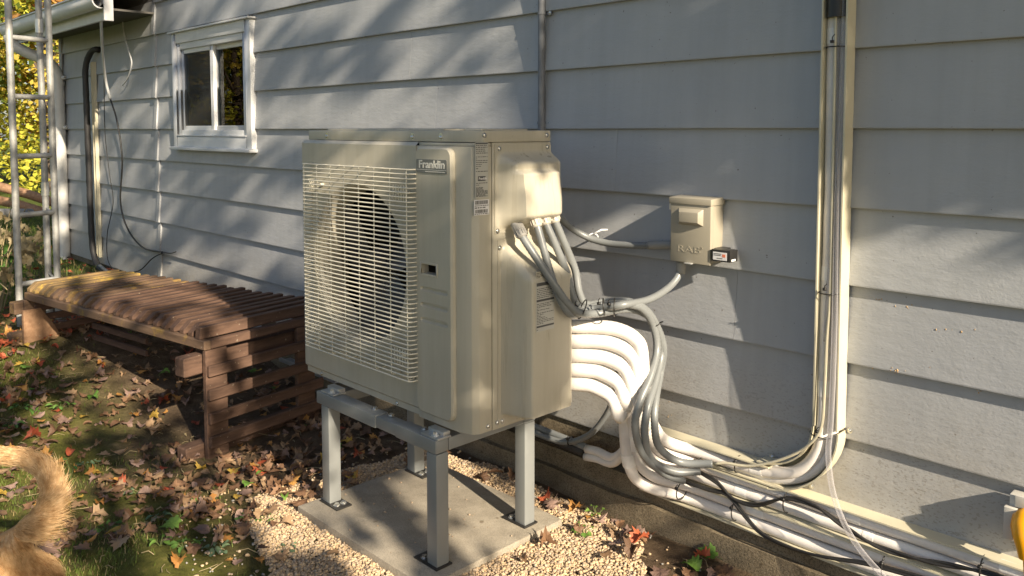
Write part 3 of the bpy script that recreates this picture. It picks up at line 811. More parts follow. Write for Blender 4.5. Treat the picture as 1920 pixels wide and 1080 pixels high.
# covers on the side: grids blown out of the side plane
def bulge(name, y0, y1, z0, z1, depth, mat, ny=40, nz=60):
    vs, fs = [], []
    for j in range(nz + 1):
        z = z0 + (z1 - z0) * j / nz
        for i in range(ny + 1):
            y = y0 + (y1 - y0) * i / ny
            vs.append((X1 + 0.0025 + depth(y, z), y, z))
    for j in range(nz):
        for i in range(ny): fs.append((j*(ny+1)+i, j*(ny+1)+i+1, (j+1)*(ny+1)+i+1, (j+1)*(ny+1)+i))
    b = MB(); b.add(vs, fs)
    for y, zz0, zz1 in ((y0, z0, z1), (y1, z0, z1)):
        b.add([(X1 - .001, y, zz0), (X1 - .001, y, zz1), (X1 + .0025 + depth(y, zz1), y, zz1), (X1 + .0025 + depth(y, zz0), y, zz0)], [(0, 1, 2, 3)])
    for z in (z0, z1):
        b.add([(X1 - .001, y0, z), (X1 - .001, y1, z), (X1 + .0025, y1, z), (X1 + .0025, y0, z)], [(0, 1, 2, 3)])
    return b.build(name, mat, hp, smooth=True, auto=1.0)
def sm(a, b, x): return smooth01(a, b, x) if a < b else 1 - smooth01(b, a, x)
def d_term(y, z):
    # terminal cover: shallow top, deeper lower half, tucked bottom
    base = 0.060 * sm(1.378, 1.335, z) + 0.028 * sm(1.318, 1.306, z) * sm(-0.668, -0.652, y) * sm(-0.455, -0.475, y) + 0.012 * sm(1.31, 1.2, z)
    bot = sm(1.118, 1.172, z)
    side = sm(-0.692, -0.655, y) * (1 - 0.25 * sm(-0.50, -0.44, y))
    return base * bot * side
def d_valve(y, z):
    top = sm(1.075, 0.955, z) ** 0.8; bot = sm(0.497, 0.508, z)
    side = sm(-0.672, -0.652, y) * (1 - 0.2 * sm(-0.47, -0.432, y))
    return 0.126 * top * bot * side
tc = bulge('terminal_cover', -0.700, -0.434, 1.109, 1.402, d_term, 'cabinet_gloss')
vc = bulge('valve_cover', -0.686, -0.434, 0.463, 1.090, d_valve, 'cabinet_gloss', 40, 90)
# labels with printed lines (facing +X)
def side_label(name, y0, y1, z0, z1, x, mat, rows, parent, bars=(), heads=(), word=None):
    b = MB(); b.box((x, y0, z0), (x + .0006, y1, z1)); lo = b.build(name, mat, parent)
    b = MB(); random.seed(int(z0 * 1000))
    for (za, zb, n, th) in rows:
        for i in range(n):
            z = za + (zb - za) * (i + .5) / n; y = y0 + .003
            while y < y1 - .004:
                w = random.uniform(.003, .011); e = min(y + w, y1 - .003)
                b.box((x + .0007, y, z - th), (x + .0009, e, z + th)); y = e + random.uniform(.001, .003)
                if random.random() < .10: break
    for (za, zb) in bars:
        y = y0 + .005
        while y < y1 - .006:
            w = random.uniform(.0008, .003); b.box((x + .0007, y, za), (x + .0009, y + w, zb)); y += w + random.uniform(.0007, .0022)
    for (za, zb) in heads: b.box((x + .0007, y0 + .0015, za), (x + .0009, y1 - .0015, zb))
    b.build('print', 'print_ink', lo)
    if word:
        s, y, z = word
        b = MB(); b.box((x + .00075, y0 + .011, z - .004), (x + .0010, y1 - .012, z + .011)); b.build('print_block', 'print_ink', lo)
        t = place_mesh(text_mesh(s, 0.011, 0.0001, 1.0, .0003), Matrix.Translation((x + .0012, y, z)) @ M_SIDE)
        link('lettering', t, 'label_white', lo)
    return lo
side_label('rating_label', -0.783, -0.7275, 1.231, 1.410, X1 + .0006, 'label_silver', [(1.403, 1.372, 5, .0012), (1.366, 1.330, 6, .001), (1.330, 1.312, 2, .0012), (1.282, 1.27, 2, .001), (1.266, 1.235, 9, .0011)], hp, heads=[(1.404, 1.408)], word=('Franklin', -0.769, 1.290))
side_label('barcode_label', -0.789, -0.7235, 1.176, 1.2255, X1 + .0006, 'label_white', [(1.208, 1.205, 1, .001), (1.203, 1.197, 1, .0016), (1.181, 1.179, 1, .001)], hp, bars=[(1.211, 1.223), (1.183, 1.194)])
cx = X1 + 0.0025 + 0.1265
side_label('caution_label', -0.636, -0.551, 0.795, 0.957, cx, 'label_silver', [(.938, .903, 6, .0011), (.888, .818, 14, .001), (.805, .798, 1, .001)], vc, heads=[(.944, .955), (.893, .900), (.808, .814)])
side_label('text_label', -0.632, -0.560, 0.965, 0.990, cx - .006, 'cabinet_gloss', [(.988, .968, 4, .0012)], vc)
# mounting feet between cabinet and beams
for x in (-2.73, -2.10):
    for y in (-0.835, -0.43):
        b = MB(); b.box((x - .045, y - .028, ZB1 + .0005), (x + .045, y + .03, ZB1 + .007)); b.box((x - .04, y + (.0 if y < -.6 else -.03), ZB1 + .007), (x + .04, y + .03, ZB - .001))
        ft = b.build('mounting_foot', 'galvanised', hp, bev=0.002)
        b = MB(); b.tube([(x + .012, y - .012, ZB1 + .007), (x + .012, y - .012, ZB1 + .020)], .0075, 6); b.tube([(x + .012, y - .012, ZB1 + .007), (x + .012, y - .012, ZB1 + .010)], .013, 10); b.build('bolt', 'zinc_bright', ft, smooth=True, auto=.5)

# ------------------------------------------------------------------ cable glands and flexible conduits
def conduit(name, pts, r, mat, label, cat, group=None, ribs=0.0, step=0.012, n=12):
    P = spline(pts, step)
    b = MB(); b.tube(P, (lambda i: r * (1 + ribs * (0.5 if i % 2 else -0.5))) if ribs else r, n)
    o = b.build(name, mat, None, smooth=True)
    return tag(o, label, cat, group)
glands = []
GP = [PX(972, 428, -1.905), PX(1002, 408, -1.890), PX(1019, 404, -1.893), PX(1036, 400, -1.90)]
dirs = [Vector((.55, .05, -.85)), Vector((.45, .0, -.9)), Vector((.42, .02, -.9)), Vector((.4, .05, -.9))]
for i, (p, d) in enumerate(zip(GP, dirs)):
    d.normalize()
    b = MB(); b.tube([p - d * .022, p - d * .018, p + d * .006, p + d * .008, p + d * .030, p + d * .034], lambda k: (.019, .020, .020, .018, .0175, .0145)[k], 14)
    o = b.build('cable_gland', 'gland_grey' if i == 0 else 'gland_beige', hp, smooth=True, auto=.6)
    for k in range(12):
        a = k * math.pi / 6; u = d.orthogonal().normalized(); w = d.cross(u); q = p + (u * math.cos(a) + w * math.sin(a)) * .019
        bb = MB(); bb.tube([q - d * .010, q + d * .026], .0016, 4); 
        if k == 0: acc = bb
        else: acc.add(bb.v, bb.f)
    acc.build('gland_ribs', 'gland_grey' if i == 0 else 'gland_beige', o)
G0 = [p + d * .03 for p, d in zip(GP, dirs)]
rC = 0.0132
K = 'flexible conduits between the heat pump and the wall'
# front-most whip -> bundle -> long loop ending over the upper duct
conduit('flexible_conduit', [GP[0], G0[0], PX(1002, 478, -1.85), PX(1038, 532, -1.805), PX(1062, 566, -1.785), PX(1085, 586, -1.775), PX(1120, 588, -1.765), PY(1165, 580, -.34), PY(1200, 584, -.26), PY(1228, 606, -.20), PY(1244, 652, -.165), PY(1238, 700, -.165), PY(1230, 745, -.24), PY(1227, 790, -.275), PY(1236, 838, -.25), PY(1275, 866, -.18), PY(1336, 870, -.12)], rC, 'conduit_grey',
        'grey ribbed conduit from the front dark fitting, looping down to an open end', 'conduit', K, .09, step=.006)
conduit('flexible_conduit', [GP[1], G0[1], PX(1018, 462, -1.855), PX(1033, 515, -1.83), PX(1050, 560, -1.80), PX(1072, 590, -1.79), PX(1110, 580, -1.80), PY(1165, 572, -.37), PY(1215, 562, -.24), PY(1250, 542, -.13), PY(1270, 520, -.075), PY(1276, 500, -.06)], rC, 'conduit_grey',
        'grey conduit sweeping up from the bundle to the underside of the disconnect box', 'conduit', K, .09, step=.006)
conduit('flexible_conduit', [GP[2], G0[2], PX(1040, 456, -1.86), PX(1062, 510, -1.845), PX(1074, 556, -1.83), PX(1090, 578, -1.82), PX(1130, 572, -1.82), PY(1172, 570, -.34), PY(1205, 580, -.28), PY(1225, 612, -.22), PY(1232, 655, -.21), PY(1220, 705, -.27), PY(1199, 755, -.335), PY(1191, 800, -.345), PY(1205, 850, -.30), PY(1243, 886, -.21), PY(1282, 902, -.13)], rC, 'conduit_grey',
        'grey conduit looping lowest against the white lines, ending in black cable', 'conduit', K, .09, step=.006)
conduit('flexible_conduit', [GP[3], G0[3], PX(1055, 448, -1.875), PX(1078, 505, -1.865), PX(1086, 548, -1.85), PX(1100, 570, -1.84), PX(1135, 566, -1.84), PY(1180, 566, -.32), PY(1215, 585, -.25), PY(1236, 625, -.19), PY(1240, 665, -.17), PY(1229, 715, -.23), PY(1214, 765, -.305), PY(1209, 815, -.315), PY(1222, 862, -.26), PY(1265, 884, -.19), PY(1312, 884, -.12)], rC, 'conduit_grey',
        'grey conduit in the middle of the loop, ending where twisted black cable emerges', 'conduit', K, .09, step=.006)
conduit('flexible_conduit', [PY(1012, 330, -.30), PY(1038, 388, -.24), PY(1062, 420, -.17), PY(1100, 444, -.10), PY(1140, 456, -.065), PY(1185, 460, -.055), PY(1222, 460, -.052)], rC, 'conduit_grey',
        'grey ribbed conduit clipped to the siding between heat pump back and disconnect box', 'conduit', K, .06, step=.008)
o = conduit('conduit_fitting', [PY(1216, 460, -.052), PY(1262, 459, -.052)], .0155, 'gland_grey', 'grey conduit fitting on the side of the disconnect box', 'fitting')
o = conduit('conduit_fitting', [PY(1276, 512, -.06), PY(1277, 503, -.06), PY(1278, 488, -.06)], .0175, 'gland_grey', 'grey conduit fitting under the disconnect box', 'fitting')
# saddle clip
p = PY(1112, 446, -.085)
b = MB(); b.tube([p + Vector((.012*math.cos(a)+ .0, .0, .017*math.sin(a))) + Vector((0, .016*math.cos(a), 0)) for a in np.linspace(0, 2*math.pi, 16)], .0028, 6); b.tube([p + Vector((.0, .0, .015)), p + Vector((.025, .02, .032)), p + Vector((.03, .05, .03))], .004, 6)
tag(b.build('conduit_clip', 'vinyl_white', None, smooth=True), 'white plastic clip holding conduit against the siding', 'clip')
# steel conduit up the wall above the heat pump
b = MB(); b.tube([(-2.383, -.034, 1.25), (-2.383, -.034, 3.2)], .0155, 12)
ec = b.build('steel_conduit', 'conduit_steel', None, smooth=True, auto=.9); tag(ec, 'thin grey steel conduit running up the siding above the heat pump', 'conduit')
for z in (1.478, 1.93):
    b = MB(); b.tube([(-2.383, -.034, z - .006), (-2.383, -.034, z + .006)], .018, 12); b.box((-2.385, -.019, z - .007), (-2.34, -.014, z + .007)); b.build('strap', 'conduit_steel', ec, auto=.9)
    screw((-2.352, -.0195, z), (0, -1, 0), parent=ec)

# ------------------------------------------------------------------ disconnect box
bx = thing('disconnect_box', 'beige electrical disconnect box with raised maker lettering mounted on siding', 'electrical box')
BX0, BX1, BZ0, BZ1, BY = -1.690, -1.522, 0.985, 1.212, -0.098
b = MB(); b.box((BX0 + .006, BY + .012, BZ0 + .004), (BX1 - .004, -.012, BZ1 - .010)); b.build('back_box', 'box_beige', bx, bev=.004)
b = MB(); b.box((BX0 + .003, BY, BZ0), (BX1 - .001, BY + .02, BZ1 - .018)); lidb = b.build('door', 'box_beige', bx, bev=.004)
b = MB(); b.prism([(0, y, z) for y, z in [(BY - .004, BZ1 - .022), (BY - .004, BZ1), (-.013, BZ1 + .006), (-.013, BZ1 - .022)]], (BX0 - .002, 0, 0), (BX1 + .002, 0, 0)); b.build('hood', 'box_beige', bx, bev=.003)
# raised handle panel: truncated pyramid
def frustum(b, x0, x1, z0, z1, ins, y0, y1):
    v = [(x0, y0, z0), (x1, y0, z0), (x1, y0, z1), (x0, y0, z1), (x0+ins, y1, z0+ins), (x1-ins, y1, z0+ins), (x1-ins, y1, z1-ins), (x0+ins, y1, z1-ins)]
    b.add(v, [(0,1,5,4), (1,2,6,5), (2,3,7,6), (3,0,4,7), (4,5,6,7)])
b = MB(); frustum(b, BX0 + .038, BX1 - .030, 1.118, 1.176, .011, BY - .0003, BY - .018); b.build('pull_cover', 'box_beige', lidb, bev=.002)
t = place_mesh(text_mesh('RAB', .034, .0004, 1.0, .0), Matrix.Translation((BX0 + .032, BY - .0006, 1.022)) @ M_FRONT)
wd = max(v.co.x for v in t.vertices) - min(v.co.x for v in t.vertices)
t.transform(Matrix.Translation((BX0 + .032, 0, 0)) @ Matrix.Scale(.092 / wd, 4, (1, 0, 0)) @ Matrix.Translation((-BX0 - .032, 0, 0)))
link('lettering', t, 'box_beige', lidb)
t = place_mesh(text_mesh('®', .012, .0006), Matrix.Translation((BX0 + .127, BY - .0006, 1.038)) @ M_FRONT); link('lettering', t, 'box_beige', lidb)
b = MB(); b.box((BX0 + .068, BY - .012, BZ0 - .002), (BX0 + .098, BY + .01, BZ0 + .002)); b.build('latch_tab', 'zinc_bright', lidb, bev=.001)
b = MB(); b.box((BX0 - .006, BY + .004, BZ1 - .045), (BX0 + .003, BY + .012, BZ1 - .024)); b.build('hinge', 'zinc_bright', bx)
# small black carton perched beside it
sb = thing('small_carton', 'small black box with white printed label beside the disconnect box', 'small box')
b = MB(); b.box((BX1 + .006, BY - .004, 1.005), (BX1 + .078, BY + .045, 1.045)); bo = b.build('carton', 'black_plastic', sb, bev=.0015)
b = MB(); b.box((BX1 + .013, BY - .0048, 1.010), (BX1 + .066, BY - .0042, 1.037)); lo = b.build('label', 'label_white', sb)
b = MB()
for (xa, xb_, z) in ((.016, .045, 1.031), (.016, .043, 1.026), (.028, .05, 1.016)): b.box((BX1 + xa, BY - .0053, z - .0011), (BX1 + xb_, BY - .0049, z + .0011))
b.build('print', 'print_ink', lo)
b = MB(); b.box((BX1 + .049, BY - .0053, 1.021), (BX1 + .061, BY - .0049, 1.031)); b.build('print_logo', 'print_orange', lo)
b = MB(); b.box((BX1 + .0785, BY + .004, 1.008), (BX1 + .0791, BY + .03, 1.015)); b.build('end_label', 'label_white', sb)
b = MB(); b.box((BX1 - .004, BY + .03, 1.006), (BX1 + .03, -.018, 1.044)); b.build('carton_back', 'black_plastic', sb)

# ------------------------------------------------------------------ ducts (open line covers), swept U sections
def channel(name, path, w, label, y_back=-0.021, D=0.064, t=0.003, mat='duct_cream', taper=None):
    """path: points in the XZ plane; U section opening towards -Y"""
    P = [Vector((p[0], 0, p[1])) for p in path]
    b = MB(); vs = []; fs = []
    k = len(P)
    for i in range(k):
        T = (P[min(i+1, k-1)] - P[max(i-1, 0)]).normalized(); Nn = Vector((-T.z, 0, T.x))
        h = w / 2
        sec = [(-h, -D), (-h - .005, -D), (-h - .005, -D + .006), (-h - t, -D + .006), (-h - t, 0), (h + t, 0), (h + t, -D + .006), (h + .005, -D + .006), (h + .005, -D), (h, -D), (h, -t), (-h, -t)]
        for (a, y) in sec: vs.append(P[i] + Nn * a + Vector((0, y_back + y, 0)))
    p = 12
    for i in range(k - 1):
        for q in range(p): fs.append((i*p+q, i*p+(q+1)%p, (i+1)*p+(q+1)%p, (i+1)*p+q))
    fs += [tuple(range(p))[::-1], tuple((k-1)*p+q for q in range(p))]
    b.add(vs, fs)
    bm = bmesh.new(); me = b.mesh(name); bm.from_mesh(me); bmesh.ops.recalc_face_normals(bm, faces=bm.faces); bm.to_mesh(me); bm.free()
    o = link(name, me, mat); sharp_by_angle(me, 0.5)
    return tag(o, label, 'line duct', 'open ducts for the refrigerant lines')
channel('line_duct', [(-1.113, 0.52), (-1.113, 1.2), (-1.113, 2.2), (-1.113, 3.2)], .070, 'open cream duct climbing the siding with white and clear lines inside')
el = [(-1.113, .515)] + [(-1.333 + .22 * math.cos(a), .515 - .205 * math.sin(a)) for a in np.linspace(0.08, math.pi/2 - .05, 12)] + [(-1.34, .309)]
eo = channel('duct_elbow', el, .078, 'curved duct elbow turning the climbing duct along the wall', y_back=-.0205)
channel('line_duct', [(-1.30, .306), (-1.5, .307), (-1.81, .309)], .062, 'short upper duct running back from the elbow', y_back=-.022)
channel('line_duct', [(-1.74, .240), (-1.2, .239), (-.5, .238), (.8, .236)], .082, 'middle open duct along the wall foot, passing under the elbow')
channel('line_duct', [(-1.82, .149), (-1.2, .148), (-.5, .148), (.8, .147)], .082, 'lowest open duct just above the foundation ledge', y_back=-.024)
for (x, z) in ((-1.30, .280), (-1.275, .275), (-1.32, .355), (-1.06, .515), (-1.18, .30)): screw((x, -.0245, z), (0, -1, 0), .006, .005, eo)

# ------------------------------------------------------------------ white insulated lines
IW = 'white insulated refrigerant lines'
rl = 0.0195
zk = [.765, .714, .663, .612, .560]
vx = [1203, 1194, 1184, 1173, 1161]
names = ['topmost', 'second', 'third', 'fourth', 'lowest']
dz = [.306, .262, .219, .170, .126]
for k in range(5):
    yk = -.285 - .015 * k
    vp = PY(vx[k], 700, yk); xk = vp.x
    S1 = Vector((-1.90, -.415, zk[k])); V0 = Vector((xk, yk, zk[k])); dd = (S1 - V0)
    pts = [Vector((-2.0, -.47, zk[k] - .006)), S1, V0 + dd * .62 + Vector((0, 0, .006)), V0 + dd.normalized() * .085 + Vector((0, 0, .002)), V0 + dd.normalized() * .024 + Vector((0, 0, -.026)), V0 + Vector((.001, .001, -.088)), Vector((xk - .012, yk * .88, .43 + .015 * k)), Vector((xk - .030, yk * .70, dz[k] + .13)),
           Vector((xk - .005, yk * .42 - .025, dz[k] + .046)), Vector((xk + .07, -.080, dz[k] + .010)), Vector((xk + .18, -.060, dz[k] + .001))]
    yd = -.058
    if k == 0:
        pts += [Vector((-1.42, yd, .306)), Vector((-1.32, yd, .313)), Vector((-1.215, yd, .348)), Vector((-1.15, yd, .425)), Vector((-1.130, yd, .53)), Vector((-1.134, -.050, .75)), Vector((-1.128, -.048, 1.2)), Vector((-1.13, -.048, 1.7)), Vector((-1.13, -.048, 2.6))]
    else:
        pts += [Vector((-1.3, yd, dz[k])), Vector((-1.0, yd + .002, dz[k] - .002)), Vector((-.5, yd, dz[k])), Vector((.5, yd, dz[k]))]
    P = spline(pts, .008)
    b = MB(); wob = [.0016 * noise.noise(Vector((p.x * 9, p.y * 9 + k * 5, p.z * 9))) for p in P]
    P = [p + Vector((w_, w_ * .6, -w_)) for p, w_ in zip(P, wob)]
    nI = next(i for i, p in enumerate(P) if i > 40 and p.z < dz[k] + .12)
    b.tube(P, lambda i: ((.0238 - .0040 * smooth01(nI - 14, nI + 6, i)) * (1 + (.012 if i % 2 else -.012) + .02 * noise.noise(Vector((i * .11, k, 0))))), 16)
    ob = tag(b.build('insulated_line', 'insulation_white', None, smooth=True), f'{names[k]} white insulated line leaving the heat pump side', 'insulated pipe', IW)
    for fr_ in ((.14, .33, .47, .62, .8) if k else (.14, .32, .45, .55, .75)):
        c0 = int(len(P) * (fr_ + .012 * k)); seg = P[c0:c0 + random.randrange(5, 9)]
        b = MB(); b.tube(seg, (.0247 if c0 < nI - 8 else .0206), 16); b.build('tape_wrap', 'tape_white', ob, smooth=True, auto=.9)
pts = [(-1.45, -.05, .290), (-1.30, -.05, .293), (-1.19, -.052, .335), (-1.118, -.052, .42), (-1.098, -.05, .53), (-1.094, -.046, .8), (-1.096, -.046, 1.3), (-1.095, -.046, 2.6)]
b = MB(); b.tube(spline(pts, .02), .0145, 14)
tag(b.build('insulated_line', 'insulation_white', None, smooth=True), 'thinner white line beside the main one in the climbing duct', 'insulated pipe', IW)
# two cut line ends lying on the ledge
for i, (a, c) in enumerate((((1100, 848), (1150, 858)), ((1098, 862), (1150, 868)))):
    pts = [PY(a[0], a[1] - 6, -.09), PY(1120, a[1] - 2, -.095), PY(c[0], c[1], -.11), PY(1175, 835 + 4*i, -.14), PY(1182, 790, -.17)]
    b = MB(); b.tube(spline(pts, .02), .0165, 14)
    tag(b.build('insulated_line', 'insulation_white', None, smooth=True), ['upper white insulated pipe stub lying left on the ledge behind the lines', 'lower white insulated pipe stub lying left on the ledge behind the lines'][i], 'insulated pipe', IW)
# black insulated line along the ledge from the far wall, and grey conduit dropping to it
BL = [(-7.78, -.022, 2.15), (-7.84, -.055, 2.15), (-7.92, -.075, 2.08), (-7.962, -.085, 1.98), (-7.965, -.085, 1.8), (-7.955, -.085, 1.2), (-7.945, -.085, .6), (-7.92, -.08, .34), (-7.80, -.07, .225), (-7.55, -.06, .185), (-6.9, -.06, .18), (-5.5, -.06, .175), (-4, -.06, .175), (-2.6, -.065, .175), (-2.25, -.07, .172), (-2.10, -.075, .168)]
b = MB(); P = spline(BL, .05); b.tube(P, lambda i: .026 * (1 + .05 * math.sin(i * 2.1)), 12)
tag(b.build('black_insulated_line', 'black_rubber', None, smooth=True), 'black foam insulated line dropping by the far corner and running behind the bench', 'insulated pipe')
b = MB(); P = spline([(x + .035, y - .012, z + .022) for x, y, z in BL[8:]], .05); b.tube(P, .014, 10)
tag(b.build('grey_conduit', 'conduit_grey', None, smooth=True), 'thin grey conduit lying along the wall foot above the black line', 'conduit')
channel('line_duct', [(-7.905, .30), (-7.905, 1.0), (-7.905, 2.05)], .05, 'narrow cream duct beside the black line near the far corner', y_back=-.02, D=.03)
conduit('flexible_conduit', [PY(1160, 690, -.16), PY(1152, 740, -.13), PY(1135, 780, -.11), PY(1105, 815, -.10), PY(1065, 829, -.10), PY(1030, 822, -.10), PY(990, 806, -.10)], .012, 'conduit_grey', 'grey conduit curving down in shade under the heat pump to the ledge', 'conduit', K)

# ------------------------------------------------------------------ loose cables
def cable(name, pts, r, mat, label, cat='cable', group=None, n=7, step=.02, twist=0):
    P = spline(pts, step); b = MB()
    if twist:
        for s in (0, math.pi):
            Q = []
            for i, p in enumerate(P):
                a = s + i * twist; Q.append(p + Vector((0, math.cos(a) * r * .6, math.sin(a) * r * .6)))
            b.tube(Q, r * .75, n)
    else: b.tube(P, r, n)
    return tag(b.build(name, mat, None, smooth=True), label, cat, group)
cable('black_cable', [PY(1310, 884, -.105), PY(1345, 905, -.10), PY(1375, 935, -.10), PY(1420, 947, -.10), PY(1475, 934, -.10), PY(1530, 950, -.098), PY(1580, 985, -.098), PY(1640, 1022, -.098), PY(1720, 1048, -.098), PY(1840, 1072, -.098), PY(1960, 1110, -.098)], .0062, 'black_plastic', 'twisted black cable crossing over the middle duct', twist=.45)
cable('black_cable', [PY(1280, 902, -.12), PY(1330, 918, -.10), PY(1365, 928, -.10), PY(1395, 965, -.10), PY(1430, 1002, -.10), PY(1490, 1030, -.10), PY(1550, 1045, -.10), PY(1640, 1060, -.10), PY(1800, 1105, -.10)], .0062, 'black_plastic', 'black cable snaking across the lowest duct', twist=.12)
cable('tan_cable', [PY(1338, 870, -.11), PY(1360, 868, -.10), PY(1400, 874, -.095), PY(1450, 866, -.093), PY(1500, 846, -.092), PY(1530, 820, -.092), PY(1541, 795, -.09), PY(1545, 740, -.085), PY(1550, 640, -.08), PY(1556, 560, -.075), PY(1560, 400, -.075), PY(1566, 100, -.075), PY(1568, -20, -.07)], .005, 'duct_cream', 'thin cream cable rising from conduit end into the climbing duct')
cable('pale_cable', [PY(1446, 872, -.05), PY(1480, 878, -.05), PY(1512, 866, -.05), PY(1533, 836, -.05), PY(1542, 800, -.06)], .0055, 'vinyl_white', 'pale cable curling inside the duct elbow')
cable('clear_tube', [PY(1586, -20, -.075), PY(1580, 150, -.075), PY(1571, 350, -.078), PY(1566, 560, -.085), PY(1562, 700, -.10), PY(1557, 800, -.105), PY(1553, 850, -.11), PY(1560, 915, -.12), PY(1580, 975, -.13), PY(1612, 1030, -.14), PY(1660, 1085, -.15)], .0085, 'clear_vinyl', 'clear plastic drain tube hanging out of the duct elbow', n=12)
cable('clear_tube', [PY(1576, -20, -.07), PY(1569, 200, -.07), PY(1561, 420, -.072), PY(1552, 560, -.075), PY(1548, 640, -.07)], .007, 'clear_vinyl', 'second clear tube tucked inside the climbing duct', n=10)
cable('grey_wire', [PY(188, -10, -.35), PY(189, 25, -.36), PY(192, 90, -.25), PY(198, 150, -.12), PY(207, 186, -.07)], .011, 'trim_white', 'pale grey wire hanging from the eave beside the black line')
cable('black_wire', [PY(207, 186, -.07), PY(220, 230, -.055), PY(229, 300, -.05), PY(226, 380, -.05), PY(240, 430, -.05), PY(268, 464, -.05), PY(305, 473, -.05)], .007, 'black_plastic', 'loose black wire drooping across the siding to the batten')
cable('black_wire', [PY(305, 474, -.05), PY(285, 485, -.055), PY(265, 505, -.06), PY(245, 512, -.06)], .005, 'black_plastic', 'short black wire curving down from the batten towards bench')
cable('black_wire', [PY(195, 140, -.08), PY(197, 250, -.05), PY(206, 330, -.05), PY(212, 380, -.05), PY(201, 440, -.05), PY(203, 490, -.055), PY(222, 512, -.06)], .0035, 'black_plastic', 'thin dark wire hanging left of the drooping black wire')
cable('black_wire', [PY(305, 473, -.05), PY(320, 475, -.05), PY(330, 472, -.06)], .004, 'black_plastic', 'stub of wire end poking right from the batten')
cable('grey_wire', [PY(229, 22, -.03), PY(232, 60, -.035), PY(240, 92, -.05), PY(247, 118, -.055), PY(240, 145, -.05), PY(230, 160, -.045)], .006, 'trim_white', 'short curled pale wire hanging on the dark upper siding')

# cable ties
TG = 'black cable ties'
def tie(p, axis, r, label, tail=True, sq=1.0):
    p = Vector(p); axis = Vector(axis).normalized(); u = axis.orthogonal().normalized(); w = axis.cross(u)
    b = MB(); pts = [p + (u * math.cos(a) + w * math.sin(a) * sq) * r for a in np.linspace(0, 2 * math.pi, 22)]
    b.tube(pts, .0022, 5)
    h = p + Vector((0, -r, r * .5)); b.box(tuple(h - Vector((.005, .004, .004))), tuple(h + Vector((.005, .004, .004))))
    if tail: b.tube([h, h + Vector((.004, -.008, .012)), h + Vector((.012, -.01, .02))], .0015, 4)
    tag(b.build('cable_tie', 'black_plastic', None, smooth=True), label, 'cable tie', TG)
tie(PY(1152, 576, -.38), (.8, .6, 0), .030, 'black cable tie round the conduit bundle right of centre')
tie(PY(1132, 574, -.40), (.8, .6, .1), .026, 'black cable tie left of another on the conduit bundle')
tie(PX(1092, 580, -1.785), (.6, .7, -.4), .034, 'black cable tie where the conduit whips meet the bundle')
tie(PY(1231, 610, -.20), (.5, .2, -.8), .026, 'black cable tie where the conduits start to fall')
tie((-1.42, -.062, .31), (1, 0, 0), .030, 'black cable tie round the line in the upper duct')
tie((-1.135, -.058, .492), (.1, 0, 1), .034, 'black cable tie round the line in the elbow')
tie((-1.12, -.062, .945), (0, 0, 1), .030, 'black cable tie halfway up the climbing duct')
tie((-1.115, -.062, 1.70), (0, 0, 1), .030, 'black cable tie at the top of the climbing duct')
tie((-1.235, -.07, .245), (1, 0, 0), .036, 'black cable tie holding twisted cable on the middle duct')
tie((-1.42, -.072, .155), (1, 0, 0), .036, 'black cable tie on the lowest duct near the elbow')
tie((-1.62, -.105, .170), (1, 0, -.1), .034, 'black cable tie joining conduit end and lowest white line')
tie((-1.56, -.09, .275), (1, 0, -.2), .026, 'black cable tie round the open conduit ends')
tie((-.92, -.072, .155), (1, 0, 0), .036, 'black cable tie on the lowest duct under the clear tube')
tie((-.66, -.070, .245), (1, 0, 0), .036, 'black cable tie on the middle duct below the outlet')
tie(PY(1070, 826, -.10), (1, 0, -.2), .018, 'black cable tie on shaded conduit along the ledge')
# black sleeve at the top of the climbing duct
b = MB(); b.tube([(-1.115, -.055, 1.79), (-1.115, -.055, 2.3)], .034, 14)
tag(b.build('line_sleeve', 'black_plastic', None, smooth=True, auto=.8), 'black wrap round the lines at the top of the climbing duct', 'sleeve')

# ------------------------------------------------------------------ outdoor outlet at the right edge
ol = thing('outdoor_outlet', 'grey weatherproof outlet box at the right edge with cover', 'outlet')
OX = -.562
b = MB(); b.box((OX - .045, -.060, .345), (OX + .055, -.018, .470)); b.build('outlet_body', 'outlet_grey', ol, bev=.004)
b = MB(); b.box((OX - .052, -.082, .352), (OX - .020, -.061, .440)); b.box((OX - .050, -.080, .398), (OX - .018, -.0605, .402)); b.build('cover_edge', 'outlet_grey', ol, bev=.004)
b = MB(); b.box((OX - .03, -.072, .443), (OX + .055, -.0605, .475)); b.build('cover_hinge', 'outlet_grey', ol, bev=.003)
pl = thing('yellow_plug', 'yellow extension cord plug pushed into the outlet', 'plug')
b = MB(); b.tube([(OX + .0, -.062, .418), (OX + .002, -.085, .415), (OX + .004, -.105, .405), (OX + .008, -.118, .385), (OX + .012, -.122, .36), (OX + .014, -.122, .335)], lambda i: (.030, .034, .033, .028, .022, .018)[i], 14); b.build('plug_body', 'yellow_plastic', pl, smooth=True, auto=.9)
b = MB(); b.tube(spline([(OX + .014, -.122, .34), (OX + .016, -.12, .30), (OX + .03, -.13, .2), (OX + .05, -.16, .05), (OX + .12, -.25, -.02)], .02), .008, 8); b.build('cord', 'yellow_plastic', pl, smooth=True)

